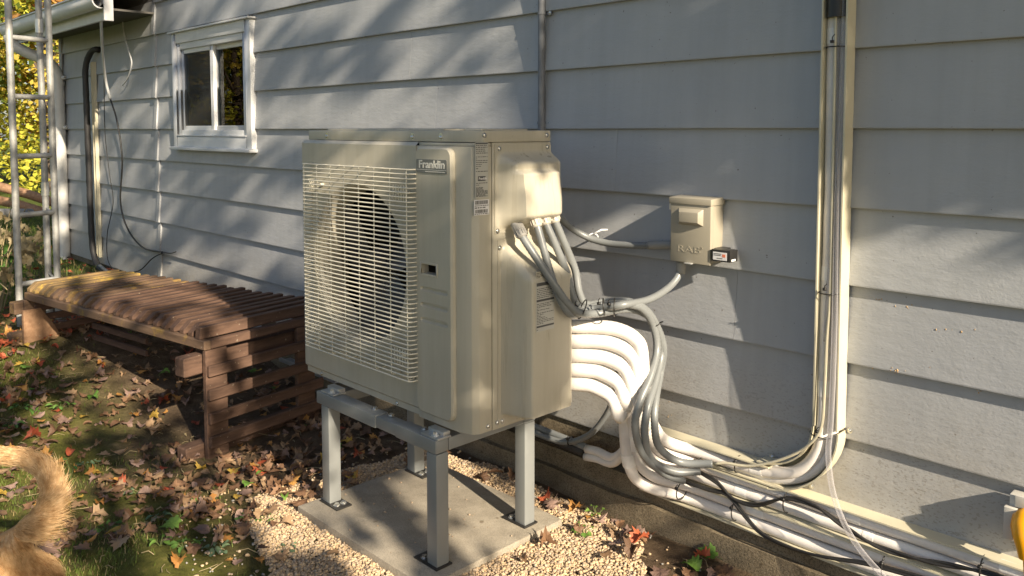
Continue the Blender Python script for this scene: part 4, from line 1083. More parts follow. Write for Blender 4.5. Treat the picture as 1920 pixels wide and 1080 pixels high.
# ------------------------------------------------------------------ slatted bench
bench = thing('slatted_bench', 'low brown slatted wooden bench with weathered yellowed far end by the wall', 'bench')
ZR = .475
A = PZ(383, 641, ZR); Bq = PZ(45, 548, ZR); Cq = PZ(215, 515, ZR + .02); Eq = PZ(546, 558, ZR + .04)
A.z = Bq.z = Cq.z = Eq.z = 0
eb = (Eq - Cq); 
D = Cq + eb * 1.0
D = Eq + eb.normalized() * (((A - Bq).length) * .16)
def bar(p, q, w, h, z0, z1=None, name='slat', mat='stained_wood', parent=bench, bev=.004, taper=None):
    """plank from p to q (xy), width w, z0..z0+h"""
    p, q = Vector((p[0], p[1], 0)), Vector((q[0], q[1], 0)); d = (q - p).normalized(); s = Vector((-d.y, d.x, 0)) * w / 2
    L = (q - p).length
    M = Matrix(((d.x, -d.y, 0, p.x), (d.y, d.x, 0, p.y), (0, 0, 1, z0), (0, 0, 0, 1)))
    b = MB(); 
    if taper:
        prof = [(0, 0), (L, 0), (L, h), (taper, h), (0, h * .35)]
        b.prism([(x, 0, z) for x, z in prof], (0, -w/2, 0), (0, w/2, 0))
    else: b.box((0, -w/2, 0), (L, w/2, h))
    me = b.mesh(name)
    o = link(name, me, mat, parent); o.matrix_local = M
    bm = bmesh.new(); bm.from_mesh(me); bmesh.ops.bevel(bm, geom=list(bm.edges), offset=bev, segments=1, affect='EDGES', clamp_overlap=True); bmesh.ops.recalc_face_normals(bm, faces=bm.faces); bm.to_mesh(me); bm.free()
    return o
nsl = 24
for i in range(nsl):
    t = (i + .75) / nsl
    p = A.lerp(Bq, t); q = D.lerp(Cq, t)
    d = (q - p).normalized()
    p = p + d * (.016 + random.uniform(-.004, .004)); q = q + d * random.uniform(-.012, .012)
    if i == 0: p = p - d * .012
    bar(p, q, random.uniform(.034, .039), random.uniform(.050, .057), ZR + .001, bev=.0022, name='slat', mat='yellowed_wood' if t > .84 else 'mossy_wood' if t > .6 else 'stained_wood', taper=.045 if i else .004)
fd = (Bq - A).normalized(); ed = (D - A).normalized()
bar(A + ed * .018, Bq + ed * .018, .036, .044, ZR - .044, name='front_rail', mat='mossy_wood')
bar(A + ed * .037 - fd * (-.018), D - fd * (-.018), .036, .042, ZR - .043, name='end_rail')
bar(Bq + ed * .037 - fd * .018, Cq - fd * .018, .036, .042, ZR - .043, name='end_rail', mat='mossy_wood')
bar(D.lerp(A, .12) , Cq.lerp(Bq, .12), .036, .042, ZR - .0435, name='back_rail')
# near end: leg boards, cross slats, timber stubs
gA = gz(A.x, A.y)
zc = [.308, .196, .084, -.028]
for (u, wd) in ((.062, .115), (.60, .115)):
    pc = A + ed * u + fd * .012
    bar(pc - ed * wd/2, pc + ed * wd/2, .026, ZR - .046 - (gA - .03), gA - .03, name='leg', bev=.003)
for z in zc:
    bar(A + ed * .008 - fd * .012, A + ed * .70 - fd * .012, .022, .052, z, name='end_slat')
bar(A - ed * .085 + fd * .075, A + ed * .78 + fd * .075, .075, .090, .316, name='timber', bev=.006)
bar(A - ed * .085 + fd * .075, A + ed * .78 + fd * .075, .075, .085, gA - .02, name='timber', bev=.006)
# far end
gB = gz(Bq.x, Bq.y)
for (u, wd) in ((.05, .12), (.50, .11)):
    pc = Bq + ed * u - fd * .012
    bar(pc - ed * wd/2, pc + ed * wd/2, .026, ZR - .046 - (gB - .03), gB - .03, name='leg', bev=.003, mat='mossy_wood')
for z in (.36, .29, .22): bar(Bq + ed * .04 - fd * .035, Bq + ed * .62 - fd * .035, .018, .042, z, name='end_slat')
bar(Bq - ed * .06 + fd * .03, Bq + ed * .6 + fd * .03, .07, .075, .345, name='timber', bev=.006, mat='mossy_wood')
bar(Bq - ed * .08 + fd * .03, Bq + ed * .6 + fd * .03, .075, .08, gB - .03, name='timber', bev=.006, mat='mossy_wood')
# broad tapered leg board on the far end, facing the near end
q0 = Bq - fd * .055; zt, zb = ZR - .10, gB - .03
poly = [q0 + ed * -.03 + Vector((0, 0, zb)), q0 + ed * .19 + Vector((0, 0, zb)), q0 + ed * .15 + Vector((0, 0, zb + (zt - zb) * .45)), q0 + ed * .07 + Vector((0, 0, zt)), q0 + ed * -.03 + Vector((0, 0, zt))]
b = MB(); b.prism(poly, (0, 0, 0), fd * .03); b.build('leg', 'rail_wood', bench, bev=.004)
# low cross slats inside under the top
for i, z in enumerate((.30, .23, .16)):
    bar(Bq.lerp(A, .12) + ed * .30, Bq.lerp(A, .45) + ed * .30, .022, .035, z, name='lower_slat')
# pale metal tray lying behind the bench by the wall
tr = MB(); q = PZ(560, 683, .12)
tr.box((-4.35, -.19, .10), (-3.75, -.12, .106)); tr.box((-4.35, -.195, .10), (-3.75, -.188, .125))
tag(tr.build('metal_tray', 'metal_tray', None, bev=.001), 'pale metal strip lying by the wall behind the bench end', 'metal strip')

# ------------------------------------------------------------------ antenna tower
tw = thing('antenna_tower', 'galvanised three-legged lattice antenna tower rising at the far left', 'tower')
T1 = Vector((*PZ(38, 608, .22)[:2], 0)); 
T1 = Vector((-5.95, *PX(38, 600, -5.95)[1:2], 0))
T2 = Vector((PX(107, 500, -6.02).x, PX(107, 500, -6.02).y, 0)); T3 = Vector((PX(90, 500, -6.20).x, PX(90, 500, -6.20).y, 0))
for T in (T1, T2, T3):
    b = MB(); b.tube([(T.x, T.y, .1), (T.x, T.y, 1.9), (T.x, T.y, 4.2)], .021, 12); b.build('leg', 'tower_steel', tw, smooth=True, auto=.9)
for z in (.46, .905, 1.28, 1.66, 2.03, 2.40, 2.78, 3.2, 3.6):
    for a_, b_ in ((T1, T2), (T2, T3), (T1, T3)):
        if (a_ is not T1 or b_ is not T2) : continue
        b = MB(); b.tube([(a_.x, a_.y, z), (b_.x, b_.y, z)], .017, 10); b.build('rung', 'tower_steel', tw, smooth=True, auto=.9)
    b = MB(); b.tube([(T2.x, T2.y, z - .02), (T3.x, T3.y, z + .02)], .008, 8); b.build('brace', 'tower_steel', tw, smooth=True, auto=.9)
for z in (2.14, 2.52, 1.05):
    b = MB(); b.tube([(T3.x, T3.y, z - .045), (T3.x, T3.y, z + .045)], .026, 12); b.build('coupling', 'zinc_bright', tw, smooth=True, auto=.9)

# ------------------------------------------------------------------ gravel (uncountable): irregular pebbles round the pad
GPOLY = [(-3.06, -1.02), (-3.02, -.62), (-2.97, -.20), (-2.4, -.115), (-1.90, -.14), (-1.66, -.24), (-1.56, -.45), (-1.60, -.75), (-1.72, -1.25), (-2.35, -1.28), (-2.78, -1.17)]
def inside(poly, x, y):
    c = False; j = len(poly) - 1
    for i in range(len(poly)):
        if (poly[i][1] > y) != (poly[j][1] > y) and x < (poly[j][0]-poly[i][0]) * (y-poly[i][1]) / (poly[j][1]-poly[i][1]) + poly[i][0]: c = not c
        j = i
    return c
bm = bmesh.new(); bmesh.ops.create_icosphere(bm, subdivisions=1, radius=1)
ICV = np.array([v.co[:] for v in bm.verts]); ICF = np.array([[v.index for v in f.verts] for f in bm.faces]); bm.free()
shapes = []
for k in range(14):
    s = ICV * (1 + rng.uniform(-.32, .30, (len(ICV), 1))); s = s * np.array([1, rng.uniform(.65, .95), rng.uniform(.5, .75)])
    shapes.append(s)
def pebbles(name, count, poly, zoff, mats, rmin, rmax, edge=.05, label=None):
    V, F, MI, n0 = [], [], [], 0
    x0, x1 = min(p[0] for p in poly), max(p[0] for p in poly); y0, y1 = min(p[1] for p in poly), max(p[1] for p in poly)
    got = 0
    while got < count:
        x, y = random.uniform(x0, x1), random.uniform(y0, y1)
        jx = x + .07 * noise.noise(Vector((x*6, y*6, 2))); jy = y + .07 * noise.noise(Vector((x*6, y*6, 9)))
        if not inside(poly, jx, jy): continue
        if -2.795 < x < -2.013 and -.952 < y < -.313: continue
        r = random.uniform(rmin, rmax) * (1 if random.random() < .85 else 1.35)
        a, c = random.uniform(0, 6.28), random.uniform(-.5, .5)
        M = (Matrix.Rotation(a, 3, 'Z') @ Matrix.Rotation(c, 3, 'X')) 
        s = shapes[random.randrange(14)] @ np.array(M).T * r
        V.append(s + np.array([x, y, gz(x, y) + zoff + random.uniform(-.004, .008)])); F.append(ICF + n0); n0 += len(ICV)
        MI += [random.randrange(len(mats))] * len(ICF); got += 1
    me = bpy.data.meshes.new(name); me.from_pydata(np.concatenate(V).tolist(), [], np.concatenate(F).tolist())
    me.polygons.foreach_set('material_index', MI); me.update()
    return tag(link(name, me, mats, smooth=True), label, 'gravel', kind='stuff')
pebbles('gravel', 32000, GPOLY, .006, ['pebble_a', 'pebble_a', 'pebble_b', 'pebble_c'], .0034, .0078, label='tan pea gravel spread around the concrete pad')
# loose grit thinning out over the soil towards the wall
pebbles('loose_gravel', 700, [(-3.3, -1.2), (-3.1, -.1), (-1.5, -.11), (-1.2, -.3), (-1.4, -.8), (-2, -1.5), (-2.9, -1.4)], .006, ['pebble_b', 'stone_edge', 'pebble_a'], .004, .009, label='scattered grit on the soil near the gravel')

b = MB(); r = random.Random(12)
for i in range(60):
    x, y = r.uniform(-2.78, -2.03), r.uniform(-.94, -.33); s_ = r.uniform(.0015, .006) * (1 if i % 6 else 1.4)
    M = Matrix.LocRotScale((x, y, s_ * .5), Euler((0, 0, r.uniform(0, 6))), (s_, s_ * .8, s_ * .6)); b.add([M @ Vector(v_) for v_ in ICV.tolist()], ICF.tolist())
tag(b.build('pad_grit', 'pebble_c', None, smooth=True), 'few stray pebbles and crumbs on the concrete pad', 'grit', kind='stuff')
# ------------------------------------------------------------------ fallen leaves
MAPLE = [(0, -.42), (.05, -.40), (.12, -.44), (.32, -.40), (.27, -.27), (.50, -.14), (.38, -.04), (.44, .14), (.26, .10), (.20, .16), (.24, .34), (.13, .30), (0, .56)]
OUT = MAPLE + [(-x, y) for x, y in MAPLE[-2:0:-1]]
def leaf_mesh(seed, curl, fold, oval=False):
    r = random.Random(seed); n = len(OUT)
    if oval: out = [(.26 * math.sin(2*math.pi*i/16), -.5*math.cos(2*math.pi*i/16)) for i in range(16)]
    else: out = [(x * r.uniform(.88, 1.1), y * r.uniform(.9, 1.08)) for x, y in OUT]
    ph = r.uniform(0, 6)
    def zf(x, y): return curl * (x*x + y*y) * 1.4 * math.cos(2 * math.atan2(y, x) + ph) + fold * abs(x) + .05 * math.sin(9*x + ph) * math.cos(7*y + ph)
    n = len(out)
    vs = [(0, -.05, zf(0, -.05))] + [(x*.5, y*.5 - .025, zf(x*.5, y*.5)) for x, y in out] + [(x, y, zf(x, y)) for x, y in out]
    fs = [(0, 1+i, 1+(i+1)%n) for i in range(n)] + [(1+i, 1+n+i, 1+n+(i+1)%n, 1+(i+1)%n) for i in range(n)]
    k = len(vs); s0 = out[0]
    vs += [(-.012, s0[1], zf(0, -.4)), (.012, s0[1], zf(0, -.4)), (.03, s0[1] - .38, zf(0, -.4) + .08), (.05, s0[1] - .38, zf(0, -.4) + .08)]
    fs += [(k, k+1, k+3, k+2)]
    return vs, fs
LEAF = [leaf_mesh(i, random.uniform(.15, .7), random.uniform(-.1, .45)) for i in range(12)] + [leaf_mesh(50 + i, random.uniform(.2, .6), random.uniform(.1, .6), True) for i in range(3)]
LCOL = [('leaf_tan', 'tan', .32), ('leaf_mauve', 'dull pinkish', .17), ('leaf_brown', 'brown', .35), ('leaf_orange', 'orange', .08), ('leaf_yellow', 'yellow', .025), ('leaf_red', 'red', .035), ('leaf_green', 'green', .02)]
leaf_data = {}
def leaf_me(i, mat):
    if (i, mat) not in leaf_data:
        me = bpy.data.meshes.new('fallen_leaf'); me.from_pydata(*[list(q) for q in (LEAF[i][0], [], LEAF[i][1])]); me.update(); me.materials.append(MATS[mat]); leaf_data[(i, mat)] = me
    return leaf_data[(i, mat)]
def pick(r):
    a = r.random()
    for m_, n_, w in LCOL:
        a -= w
        if a <= 0: return m_, n_
    return LCOL[0][:2]
rl_ = random.Random(21)
spots = []
def scatter(n, x0, x1, y0, y1, dens, smin=.032, smax=.080):
    k = 0
    while k < n:
        x, y = rl_.uniform(x0, x1), rl_.uniform(y0, y1)
        if -2.83 < x < -1.98 and -.99 < y < -.28: continue
        if rl_.random() > dens(x, y): continue
        spots.append((x, y, rl_.uniform(smin, smax))); k += 1
cl = lambda x, y, s, o: max(0, .5 + 1.4 * noise.noise(Vector((x*s, y*s, o))))
scatter(1050, -6.0, -3.0, -1.75, -.12, lambda x, y: .35 + .65 * cl(x, y, 1.6, 3))
scatter(230, -6.2, -2.5, -2.7, -1.2, lambda x, y: .08 + .5 * cl(x, y, 2.2, 8) ** 2 + .4 * smooth01(-1.9, -1.4, y) * cl(x, y, 3, 2))
scatter(120, -3.5, -2.75, -1.3, -.6, lambda x, y: .7 * cl(x, y, 3, 5))
scatter(26, -2.9, -1.75, -1.2, -.15, lambda x, y: .5, .05, .08)
scatter(46, -1.95, -.9, -.42, -.11, lambda x, y: .25 + .75 * smooth01(-.36, -.2, y), .05, .085)
scatter(260, -10, -6, -3.5, .0, lambda x, y: .5)
def to_px(p):
    d = Vector(p) - CAMP; w = d.dot(FW)
    return (CXP + FPX * d.dot(RT) / w, CYP - FPX * d.dot(UP) / w, w) if w > .1 else (-9999, 0, w)
cand = []
for (x, y, s) in spots:
    u, v_, w = to_px((x, y, gz(x, y)))
    cand.append((s / w if (-10 < u < 1930 and v_ < 1090) else 0, x, y, s))
cand.sort(reverse=True)
V, F, MI = [], [], []
solo = []
mi_of = {q[0]: i for i, q in enumerate(LCOL)}
for i, (big, x, y, s) in enumerate(cand):
    mt, cn = pick(rl_)
    if x < -5.3 and rl_.random() < .4: mt, cn = 'leaf_red', 'red'
    sh = rl_.randrange(len(LEAF)) if rl_.random() < .6 else rl_.randrange(12)
    z = gz(x, y) + .010 + rl_.uniform(0, .022)
    if inside(GPOLY, x, y): z += .012
    E_ = Euler((rl_.gauss(0, .17), rl_.gauss(0, .17), rl_.uniform(0, 6.28)))
    if i < 270 and big > 0:
        o = bpy.data.objects.new('fallen_leaf', leaf_me(sh, mt)); COL.objects.link(o)
        o.location = (x, y, z); o.rotation_euler = E_; o.scale = (s * rl_.uniform(.62, 1.1), s, s * rl_.uniform(.4, 2.0))
        tag(o, None, 'leaf', 'fallen autumn leaves'); solo.append((o, cn, x, y))
    else:
        M = Matrix.LocRotScale((x, y, z), E_, (s * rl_.uniform(.62, 1.1), s, s * rl_.uniform(.4, 2.0))); n0 = len(V)
        V += [tuple(M @ Vector(p)) for p in LEAF[sh][0]]; F += [tuple(q + n0 for q in f_) for f_ in LEAF[sh][1]]; MI += [mi_of[mt]] * len(LEAF[sh][1])
MARKS = [('the near bench leg', A.x, A.y), ('the far bench leg', Bq.x, Bq.y), ('the bench front middle', (A.x + Bq.x) / 2, (A.y + Bq.y) / 2), ('the dog tail', -2.75, -1.75), ('the left pad corner', -2.8, -.96), ('the front pad corner', -2.01, -.96), ('the far right pad corner', -2.01, -.31), ('the duct elbow foot', -1.25, -.15), ('the lowest duct end', -1.8, -.12), ('the tower foot', -6.0, -1.15), ('the back of the bench', -4.2, -.4), ('the left picture edge', -4.4, -1.75), ('the open yard before the bench', -3.6, -1.55)]
ORD = ['', 'second', 'third', 'fourth', 'fifth', 'sixth', 'seventh', 'eighth', 'ninth', 'tenth', 'eleventh', 'twelfth', 'thirteenth', 'fourteenth', 'fifteenth', 'sixteenth', 'seventeenth', 'eighteenth', 'nineteenth', 'twentieth'] + ['twenty-' + q for q in ('first', 'second', 'third', 'fourth', 'fifth', 'sixth', 'seventh', 'eighth', 'ninth')] + ['thirtieth']
byk = {}
for o, cn, x, y in solo:
    mk = min(MARKS, key=lambda q: (q[1] - x) ** 2 + (q[2] - y) ** 2)
    byk.setdefault((cn, mk[0]), []).append(((mk[1] - x) ** 2 + (mk[2] - y) ** 2, o))
for (cn, mk), lst in byk.items():
    lst.sort(key=lambda q: q[0])
    for i, (_, o) in enumerate(lst):
        o['label'] = f'{cn} fallen leaf closest to {mk}' if i == 0 else f'{cn} fallen leaf, {ORD[i]} closest to {mk}' if i < len(ORD) else f'{cn} fallen leaf far from {mk}'
me = bpy.data.meshes.new('leaf_litter'); me.from_pydata(V, [], F); me.polygons.foreach_set('material_index', MI); me.update()
tag(link('leaf_litter', me, [q[0] for q in LCOL]), 'dense litter of autumn leaves under and beyond the bench', 'leaf litter', kind='stuff')
# leaves caught on the roof edge
V, F = [], []
for i in range(26):
    x = rl_.uniform(-9.0, -6.6); y = rl_.uniform(-.47, -.1); M = Matrix.LocRotScale((x, y, 2.48 + (y + .47) * .335), Euler((rl_.gauss(.3, .3), rl_.gauss(0, .3), rl_.uniform(0, 6))), (.1,)*3)
    n0 = len(V); sh = rl_.randrange(12); V += [tuple(M @ Vector(p)) for p in LEAF[sh][0]]; F += [tuple(q + n0 for q in f_) for f_ in LEAF[sh][1]]
me = bpy.data.meshes.new('roof_leaves'); me.from_pydata(V, [], F); me.update(); tag(link('roof_leaves', me, 'leaf_orange'), 'orange leaves caught on the low roof edge', 'leaf litter', kind='stuff')

# ------------------------------------------------------------------ grass (uncountable)
def blades(name, n, x0, x1, y0, y1, dens, h0, h1, w, mats, label, seed):
    r = random.Random(seed); V, F, MI = [], [], []; k = 0
    while k < n:
        x, y = r.uniform(x0, x1), r.uniform(y0, y1)
        if inside(GPOLY, x, y) or r.random() > dens(x, y): continue
        z = gz(x, y) - .004; h = r.uniform(h0, h1); a = r.uniform(0, 6.28); l = r.uniform(.2, .9) * h; ca, sa = math.cos(a), math.sin(a); ww = w * r.uniform(.7, 1.3)
        n0 = len(V)
        px_, py_ = -sa * ww, ca * ww
        V += [(x - px_, y - py_, z), (x + px_, y + py_, z), (x + ca*l*.4 - px_*.8, y + sa*l*.4 - py_*.8, z + h*.6), (x + ca*l*.4 + px_*.8, y + sa*l*.4 + py_*.8, z + h*.6), (x + ca*l, y + sa*l, z + h * r.uniform(.75, 1))]
        F += [(n0, n0+1, n0+3, n0+2), (n0+2, n0+3, n0+4)]; q = 0 if r.random() < .8 else 1; MI += [q, q]; k += 1
    me = bpy.data.meshes.new(name); me.from_pydata(V, [], F); me.polygons.foreach_set('material_index', MI); me.update()
    tag(link(name, me, mats), label, 'grass', kind='stuff')
gd = lambda x, y: max(0, noise.noise(Vector((x*1.9, y*1.9, 4.4))) * 2.2 + .12) * smooth01(-.95, -1.5, y) + .02
blades('grass', 26000, -6.5, -1.9, -2.9, -.9, gd, .010, .034, .0013, ['grass_blade', 'thatch'], 'thin patchy grass over the mossy yard', 5)
blades('lawn_grass', 14000, -15, -6.3, -3, 2.8, lambda x, y: 0 if (x > -8.95 and y > -.1) else .8, .03, .09, .004, ['grass_blade', 'thatch'], 'lawn grass in the far yard', 6)
# dry needles and twigs lying about
r = random.Random(9); b = MB()
for i in range(420):
    x, y = r.uniform(-5.5, -1.2), r.uniform(-2.4, -.12)
    if -2.85 < x < -1.97 and -1.0 < y < -.27: continue
    a = r.uniform(0, 6.28); L_ = r.uniform(.02, .09); z = gz(x, y) + .006
    b.tube([(x, y, z), (x + math.cos(a)*L_*.5, y + math.sin(a)*L_*.5, z + r.uniform(.002, .012)), (x + math.cos(a + .2)*L_, y + math.sin(a + .2)*L_, z + .002)], r.uniform(.0007, .0018), 4, False)
tag(b.build('twig_litter', 'stem_dry'), 'dry twigs and needles on the ground', 'twigs', kind='stuff')

# ------------------------------------------------------------------ weeds
def weed(px, py, size, n, mat, label, rise=.7, z=None, shape='oval'):
    p = PZ(px, py, -.03); p = PZ(px, py, gz(p.x, p.y))
    t = thing('weed', label, 'weed', 'low weeds in the yard', loc=(p.x, p.y, gz(p.x, p.y)))
    r = random.Random(int(px * 7 + py)); st = MB(); lf = MB()
    for i in range(n):
        a = 2*math.pi*i/n + r.uniform(-.4, .4); L_ = size * r.uniform(.6, 1.15); h = size * rise * r.uniform(.4, 1.1)
        q = Vector((math.cos(a)*L_*.5, math.sin(a)*L_*.5, h)); st.tube([(0, 0, 0), (q.x*.5, q.y*.5, h*.65), tuple(q)], .0014, 4, False)
        vs, fs = LEAF[12 + r.randrange(3)] if shape == 'oval' else LEAF[r.randrange(12)]
        sc = size * r.uniform(.45, .7) * (1.0 if shape == 'oval' else .8)
        M = Matrix.LocRotScale(q + Vector((math.cos(a)*sc*.4, math.sin(a)*sc*.4, 0)), Euler((r.uniform(-.5, .1), r.uniform(-.3, .3), a - math.pi/2)), (sc,)*3)
        lf.add([M @ Vector(v_) for v_ in vs], fs)
    st.build('stems', 'stem_green', t); lf.build('leaves', mat, t, smooth=True)
weed(133, 895, .05, 4, 'weed_green', 'single upright green weed leaf beside the dog tail', 1.5)
weed(165, 880, .05, 5, 'weed_bluegreen', 'blue-green weed just above the dog tail tip')
weed(200, 998, .06, 7, 'weed_green', 'bright green rosette right of the dog rump', .35)
weed(300, 975, .05, 6, 'weed_bluegreen', 'small blue-green weed in mid yard', .4)
weed(255, 925, .05, 6, 'weed_bluegreen', 'blue-green weed patch between yard leaves', .3)
weed(462, 980, .05, 6, 'weed_green', 'light green weed on the left gravel edge', .6, shape='lobed')
weed(500, 978, .05, 6, 'leaf_green', 'crumpled bright green weed on the gravel margin', .4, shape='lobed')
weed(345, 1032, .06, 8, 'weed_green', 'feathery green weed low in the front yard', .35)
weed(400, 1035, .06, 9, 'weed_bluegreen', 'spreading weed beside the feathery one', .3)
weed(300, 1030, .045, 5, 'leaf_green', 'tiny bright weed on the moss mound', .5)
weed(540, 1035, .05, 6, 'weed_bluegreen', 'weed at the front gravel corner', .3)
weed(1092, 1010, .055, 7, 'leaf_green', 'bright green seedling in gravel right of the pad', .8, shape='lobed')
weed(1118, 972, .05, 6, 'leaf_green', 'green seedling near the foundation right of the pad', .8, shape='lobed')
weed(112, 745, .07, 8, 'weed_green', 'leafy weed in front of the bench middle', .5)
weed(40, 720, .06, 7, 'weed_green', 'weed clump by the far bench leg', .5)
weed(25, 800, .06, 7, 'weed_green', 'grassy weed at the left edge', .6)

# ------------------------------------------------------------------ dried flower bush beside the tower
pb = Vector((-6.5, -1.32, gz(-6.5, -1.32)))
for (bx_, by_, hh, lab) in ((-6.6, -1.12, .85, 'dried hydrangea-like bush with papery heads behind the tower leg'), (-6.1, -1.42, .65, 'withered leafy bush at the left edge before the tower')):
    t = thing('dried_bush', lab, 'bush', loc=(bx_, by_, gz(bx_, by_)))
    r = random.Random(int(hh * 100)); st, lf, gl = MB(), MB(), MB()
    for i in range(16):
        a = r.uniform(0, 6.28); L_ = r.uniform(.1, .38); h = hh * r.uniform(.5, 1.0)
        q = Vector((math.cos(a)*L_, math.sin(a)*L_, h)); st.tube([(q.x*.1, q.y*.1, 0), (q.x*.4, q.y*.4, h*.6), tuple(q), (q.x*1.2, q.y*1.2, h - .04)], .004, 5, False)
        for k in range(9):
            f_ = r.uniform(.35, 1.05); c = Vector((q.x*f_, q.y*f_, h*f_)) + Vector((r.gauss(0, .04), r.gauss(0, .04), r.gauss(0, .04)))
            vs, fs = LEAF[r.randrange(12)]; sc = r.uniform(.05, .10)
            M = Matrix.LocRotScale(c, Euler((r.uniform(0, 3), r.uniform(0, 3), r.uniform(0, 6))), (sc,)*3)
            (lf if f_ > .6 else gl).add([M @ Vector(v_) for v_ in vs], fs)
    st.build('stems', 'stem_dry', t, smooth=True); lf.build('dry_leaves', 'dry_leaf', t); gl.build('green_leaves', 'weed_green', t)

# ------------------------------------------------------------------ trees
def tree(base, H, crown_c, crown_r, nleaf, lsize, mats, label, seed, group='autumn trees beyond the house', trunk_r=.16, pts=None, weights=None):
    r = random.Random(seed); g = np.random.default_rng(seed)
    t = thing('maple_tree', label, 'tree', group, loc=base)
    B0 = Vector(base); cc = Vector(crown_c) - B0
    b = MB(); top = Vector((cc.x * .8, cc.y * .8, H * .8))
    tp = spline([(0, 0, -.3), (cc.x*.1 + .05, cc.y*.1, H*.25), (cc.x*.45, cc.y*.45 + .05, H*.5), tuple(top)], .4)
    b.tube(tp, lambda i: trunk_r * (1.25 - 1.1 * i / len(tp)) + .01, 10)
    for i in range(13):
        f_ = r.uniform(.3, .95); s_ = tp[int(f_ * (len(tp) - 1))]
        e = cc + Vector((r.uniform(-1, 1)*crown_r[0], r.uniform(-1, 1)*crown_r[1], r.uniform(-.6, .8)*crown_r[2])) * .85
        m_ = s_.lerp(e, .5) + Vector((0, 0, r.uniform(0, .5)))
        lp_ = spline([s_, m_, e], .35); b.tube(lp_, lambda k: trunk_r * .38 * (1 - .85 * k / len(lp_)), 7)
        for q in range(4):
            s2 = lp_[int(r.uniform(.3, .9) * (len(lp_) - 1))]; e2 = s2 + Vector((r.gauss(0, .7), r.gauss(0, .7), r.gauss(.2, .5)))
            b.tube([s2, s2.lerp(e2, .5) + Vector((0, 0, .1)), e2], lambda k: trunk_r * .12 * (1 - .4 * k), 5)
    b.build('trunk', 'bark', t, smooth=True)
    if pts is None:
        # leaf clumps spread through the crown volume
        nc = 90; C_ = []
        while len(C_) < nc:
            v_ = g.uniform(-1, 1, 3)
            if (v_**2).sum() < 1 and (v_**2).sum() > .12: C_.append(v_)
        C_ = np.array(C_) * np.array(crown_r); ci = g.integers(0, nc, nleaf)
        pts = C_[ci] + g.normal(0, 1, (nleaf, 3)) * np.array(crown_r) * .105 + np.array(cc)
        mi = np.where(g.random(nleaf) < .75, ci % len(mats), g.integers(0, len(mats), nleaf))
    else:
        pts = pts - np.array(B0); nleaf = len(pts); mi = g.integers(0, len(mats), nleaf)
    q = np.array([(0, -.5, 0), (.38, -.1, .06), (.22, .3, 0), (0, .55, -.05), (-.22, .3, 0), (-.38, -.1, .06)])
    ang = g.uniform(0, 2*np.pi, (nleaf, 3)); ang[:, 0] = g.normal(.2, .7, nleaf); ang[:, 1] = g.normal(0, .7, nleaf)
    sx, cx_ = np.sin(ang[:, 0]), np.cos(ang[:, 0]); sy, cy = np.sin(ang[:, 1]), np.cos(ang[:, 1]); sz, cz = np.sin(ang[:, 2]), np.cos(ang[:, 2])
    Rm = np.stack([np.stack([cz*cy, cz*sy*sx - sz*cx_, cz*sy*cx_ + sz*sx], -1), np.stack([sz*cy, sz*sy*sx + cz*cx_, sz*sy*cx_ - cz*sx], -1), np.stack([-sy, cy*sx, cy*cx_], -1)], 1)
    sc = g.uniform(.7, 1.25, nleaf) * lsize
    vv = np.einsum('nij,kj->nki', Rm, q) * sc[:, None, None] + pts[:, None, :]
    me = bpy.data.meshes.new('crown'); nv = nleaf * 6
    me.vertices.add(nv); me.vertices.foreach_set('co', vv.reshape(-1))
    me.loops.add(nv); me.loops.foreach_set('vertex_index', np.arange(nv, dtype=np.int32))
    me.polygons.add(nleaf); me.polygons.foreach_set('loop_start', np.arange(0, nv, 6, dtype=np.int32)); 
    me.polygons.foreach_set('material_index', mi.astype(np.int32)); me.update(calc_edges=True)
    link('crown', me, mats, t)
    return t
YG = ['tree_yellowgreen', 'tree_gold', 'tree_yellowgreen', 'tree_green', 'tree_green']
tree((-19, 2.6, .1), 9, (-19, 2.4, 4.6), (3.2, 3.0, 4.4), 34000, .105, YG, 'tall yellow-green maple framing the far left behind the tower', 31)
tree((-24, 6.0, .1), 11, (-24, 5.4, 4.2), (3.5, 4.0, 4.6), 36000, .12, ['tree_orange', 'tree_gold', 'tree_yellowgreen'], 'orange-gold tree glimpsed beyond the yellow-green maple', 32)
tree((-15.6, .35, .1), 6, (-15.4, .1, 3.9), (1.0, .8, 1.9), 6000, .075, ['tree_green', 'tree_green', 'tree_yellowgreen'], 'darker green tree at the left edge behind the tower', 33)
tree((-26, .0, .1), 10, (-26, .5, 4), (3.5, 4, 4.5), 30000, .13, ['tree_gold', 'tree_yellowgreen', 'tree_orange'], 'golden tree farthest behind the split rails', 34)
tree((-26, -10.0, .1), 8, (-26, -10, 3.6), (4, 4, 3.6), 12000, .16, ['tree_gold', 'tree_yellowgreen'], 'golden tree out of frame left, added to reflect in the window', 35)  # unseen, added for the window panes to mirror
tree((-32, -15, .1), 10, (-32, -15, 4.4), (5, 5, 4.4), 12000, .2, ['tree_yellowgreen', 'tree_green'], 'green tree farther out of frame left, added to reflect in the window', 36)  # second unseen tree put in for the pane reflection
# low brush under the far trees
V = rng.normal(0, 1, (9000, 3)) * np.array([2.0, 3.0, .35]) + np.array([-17.5, 1.6, .75])

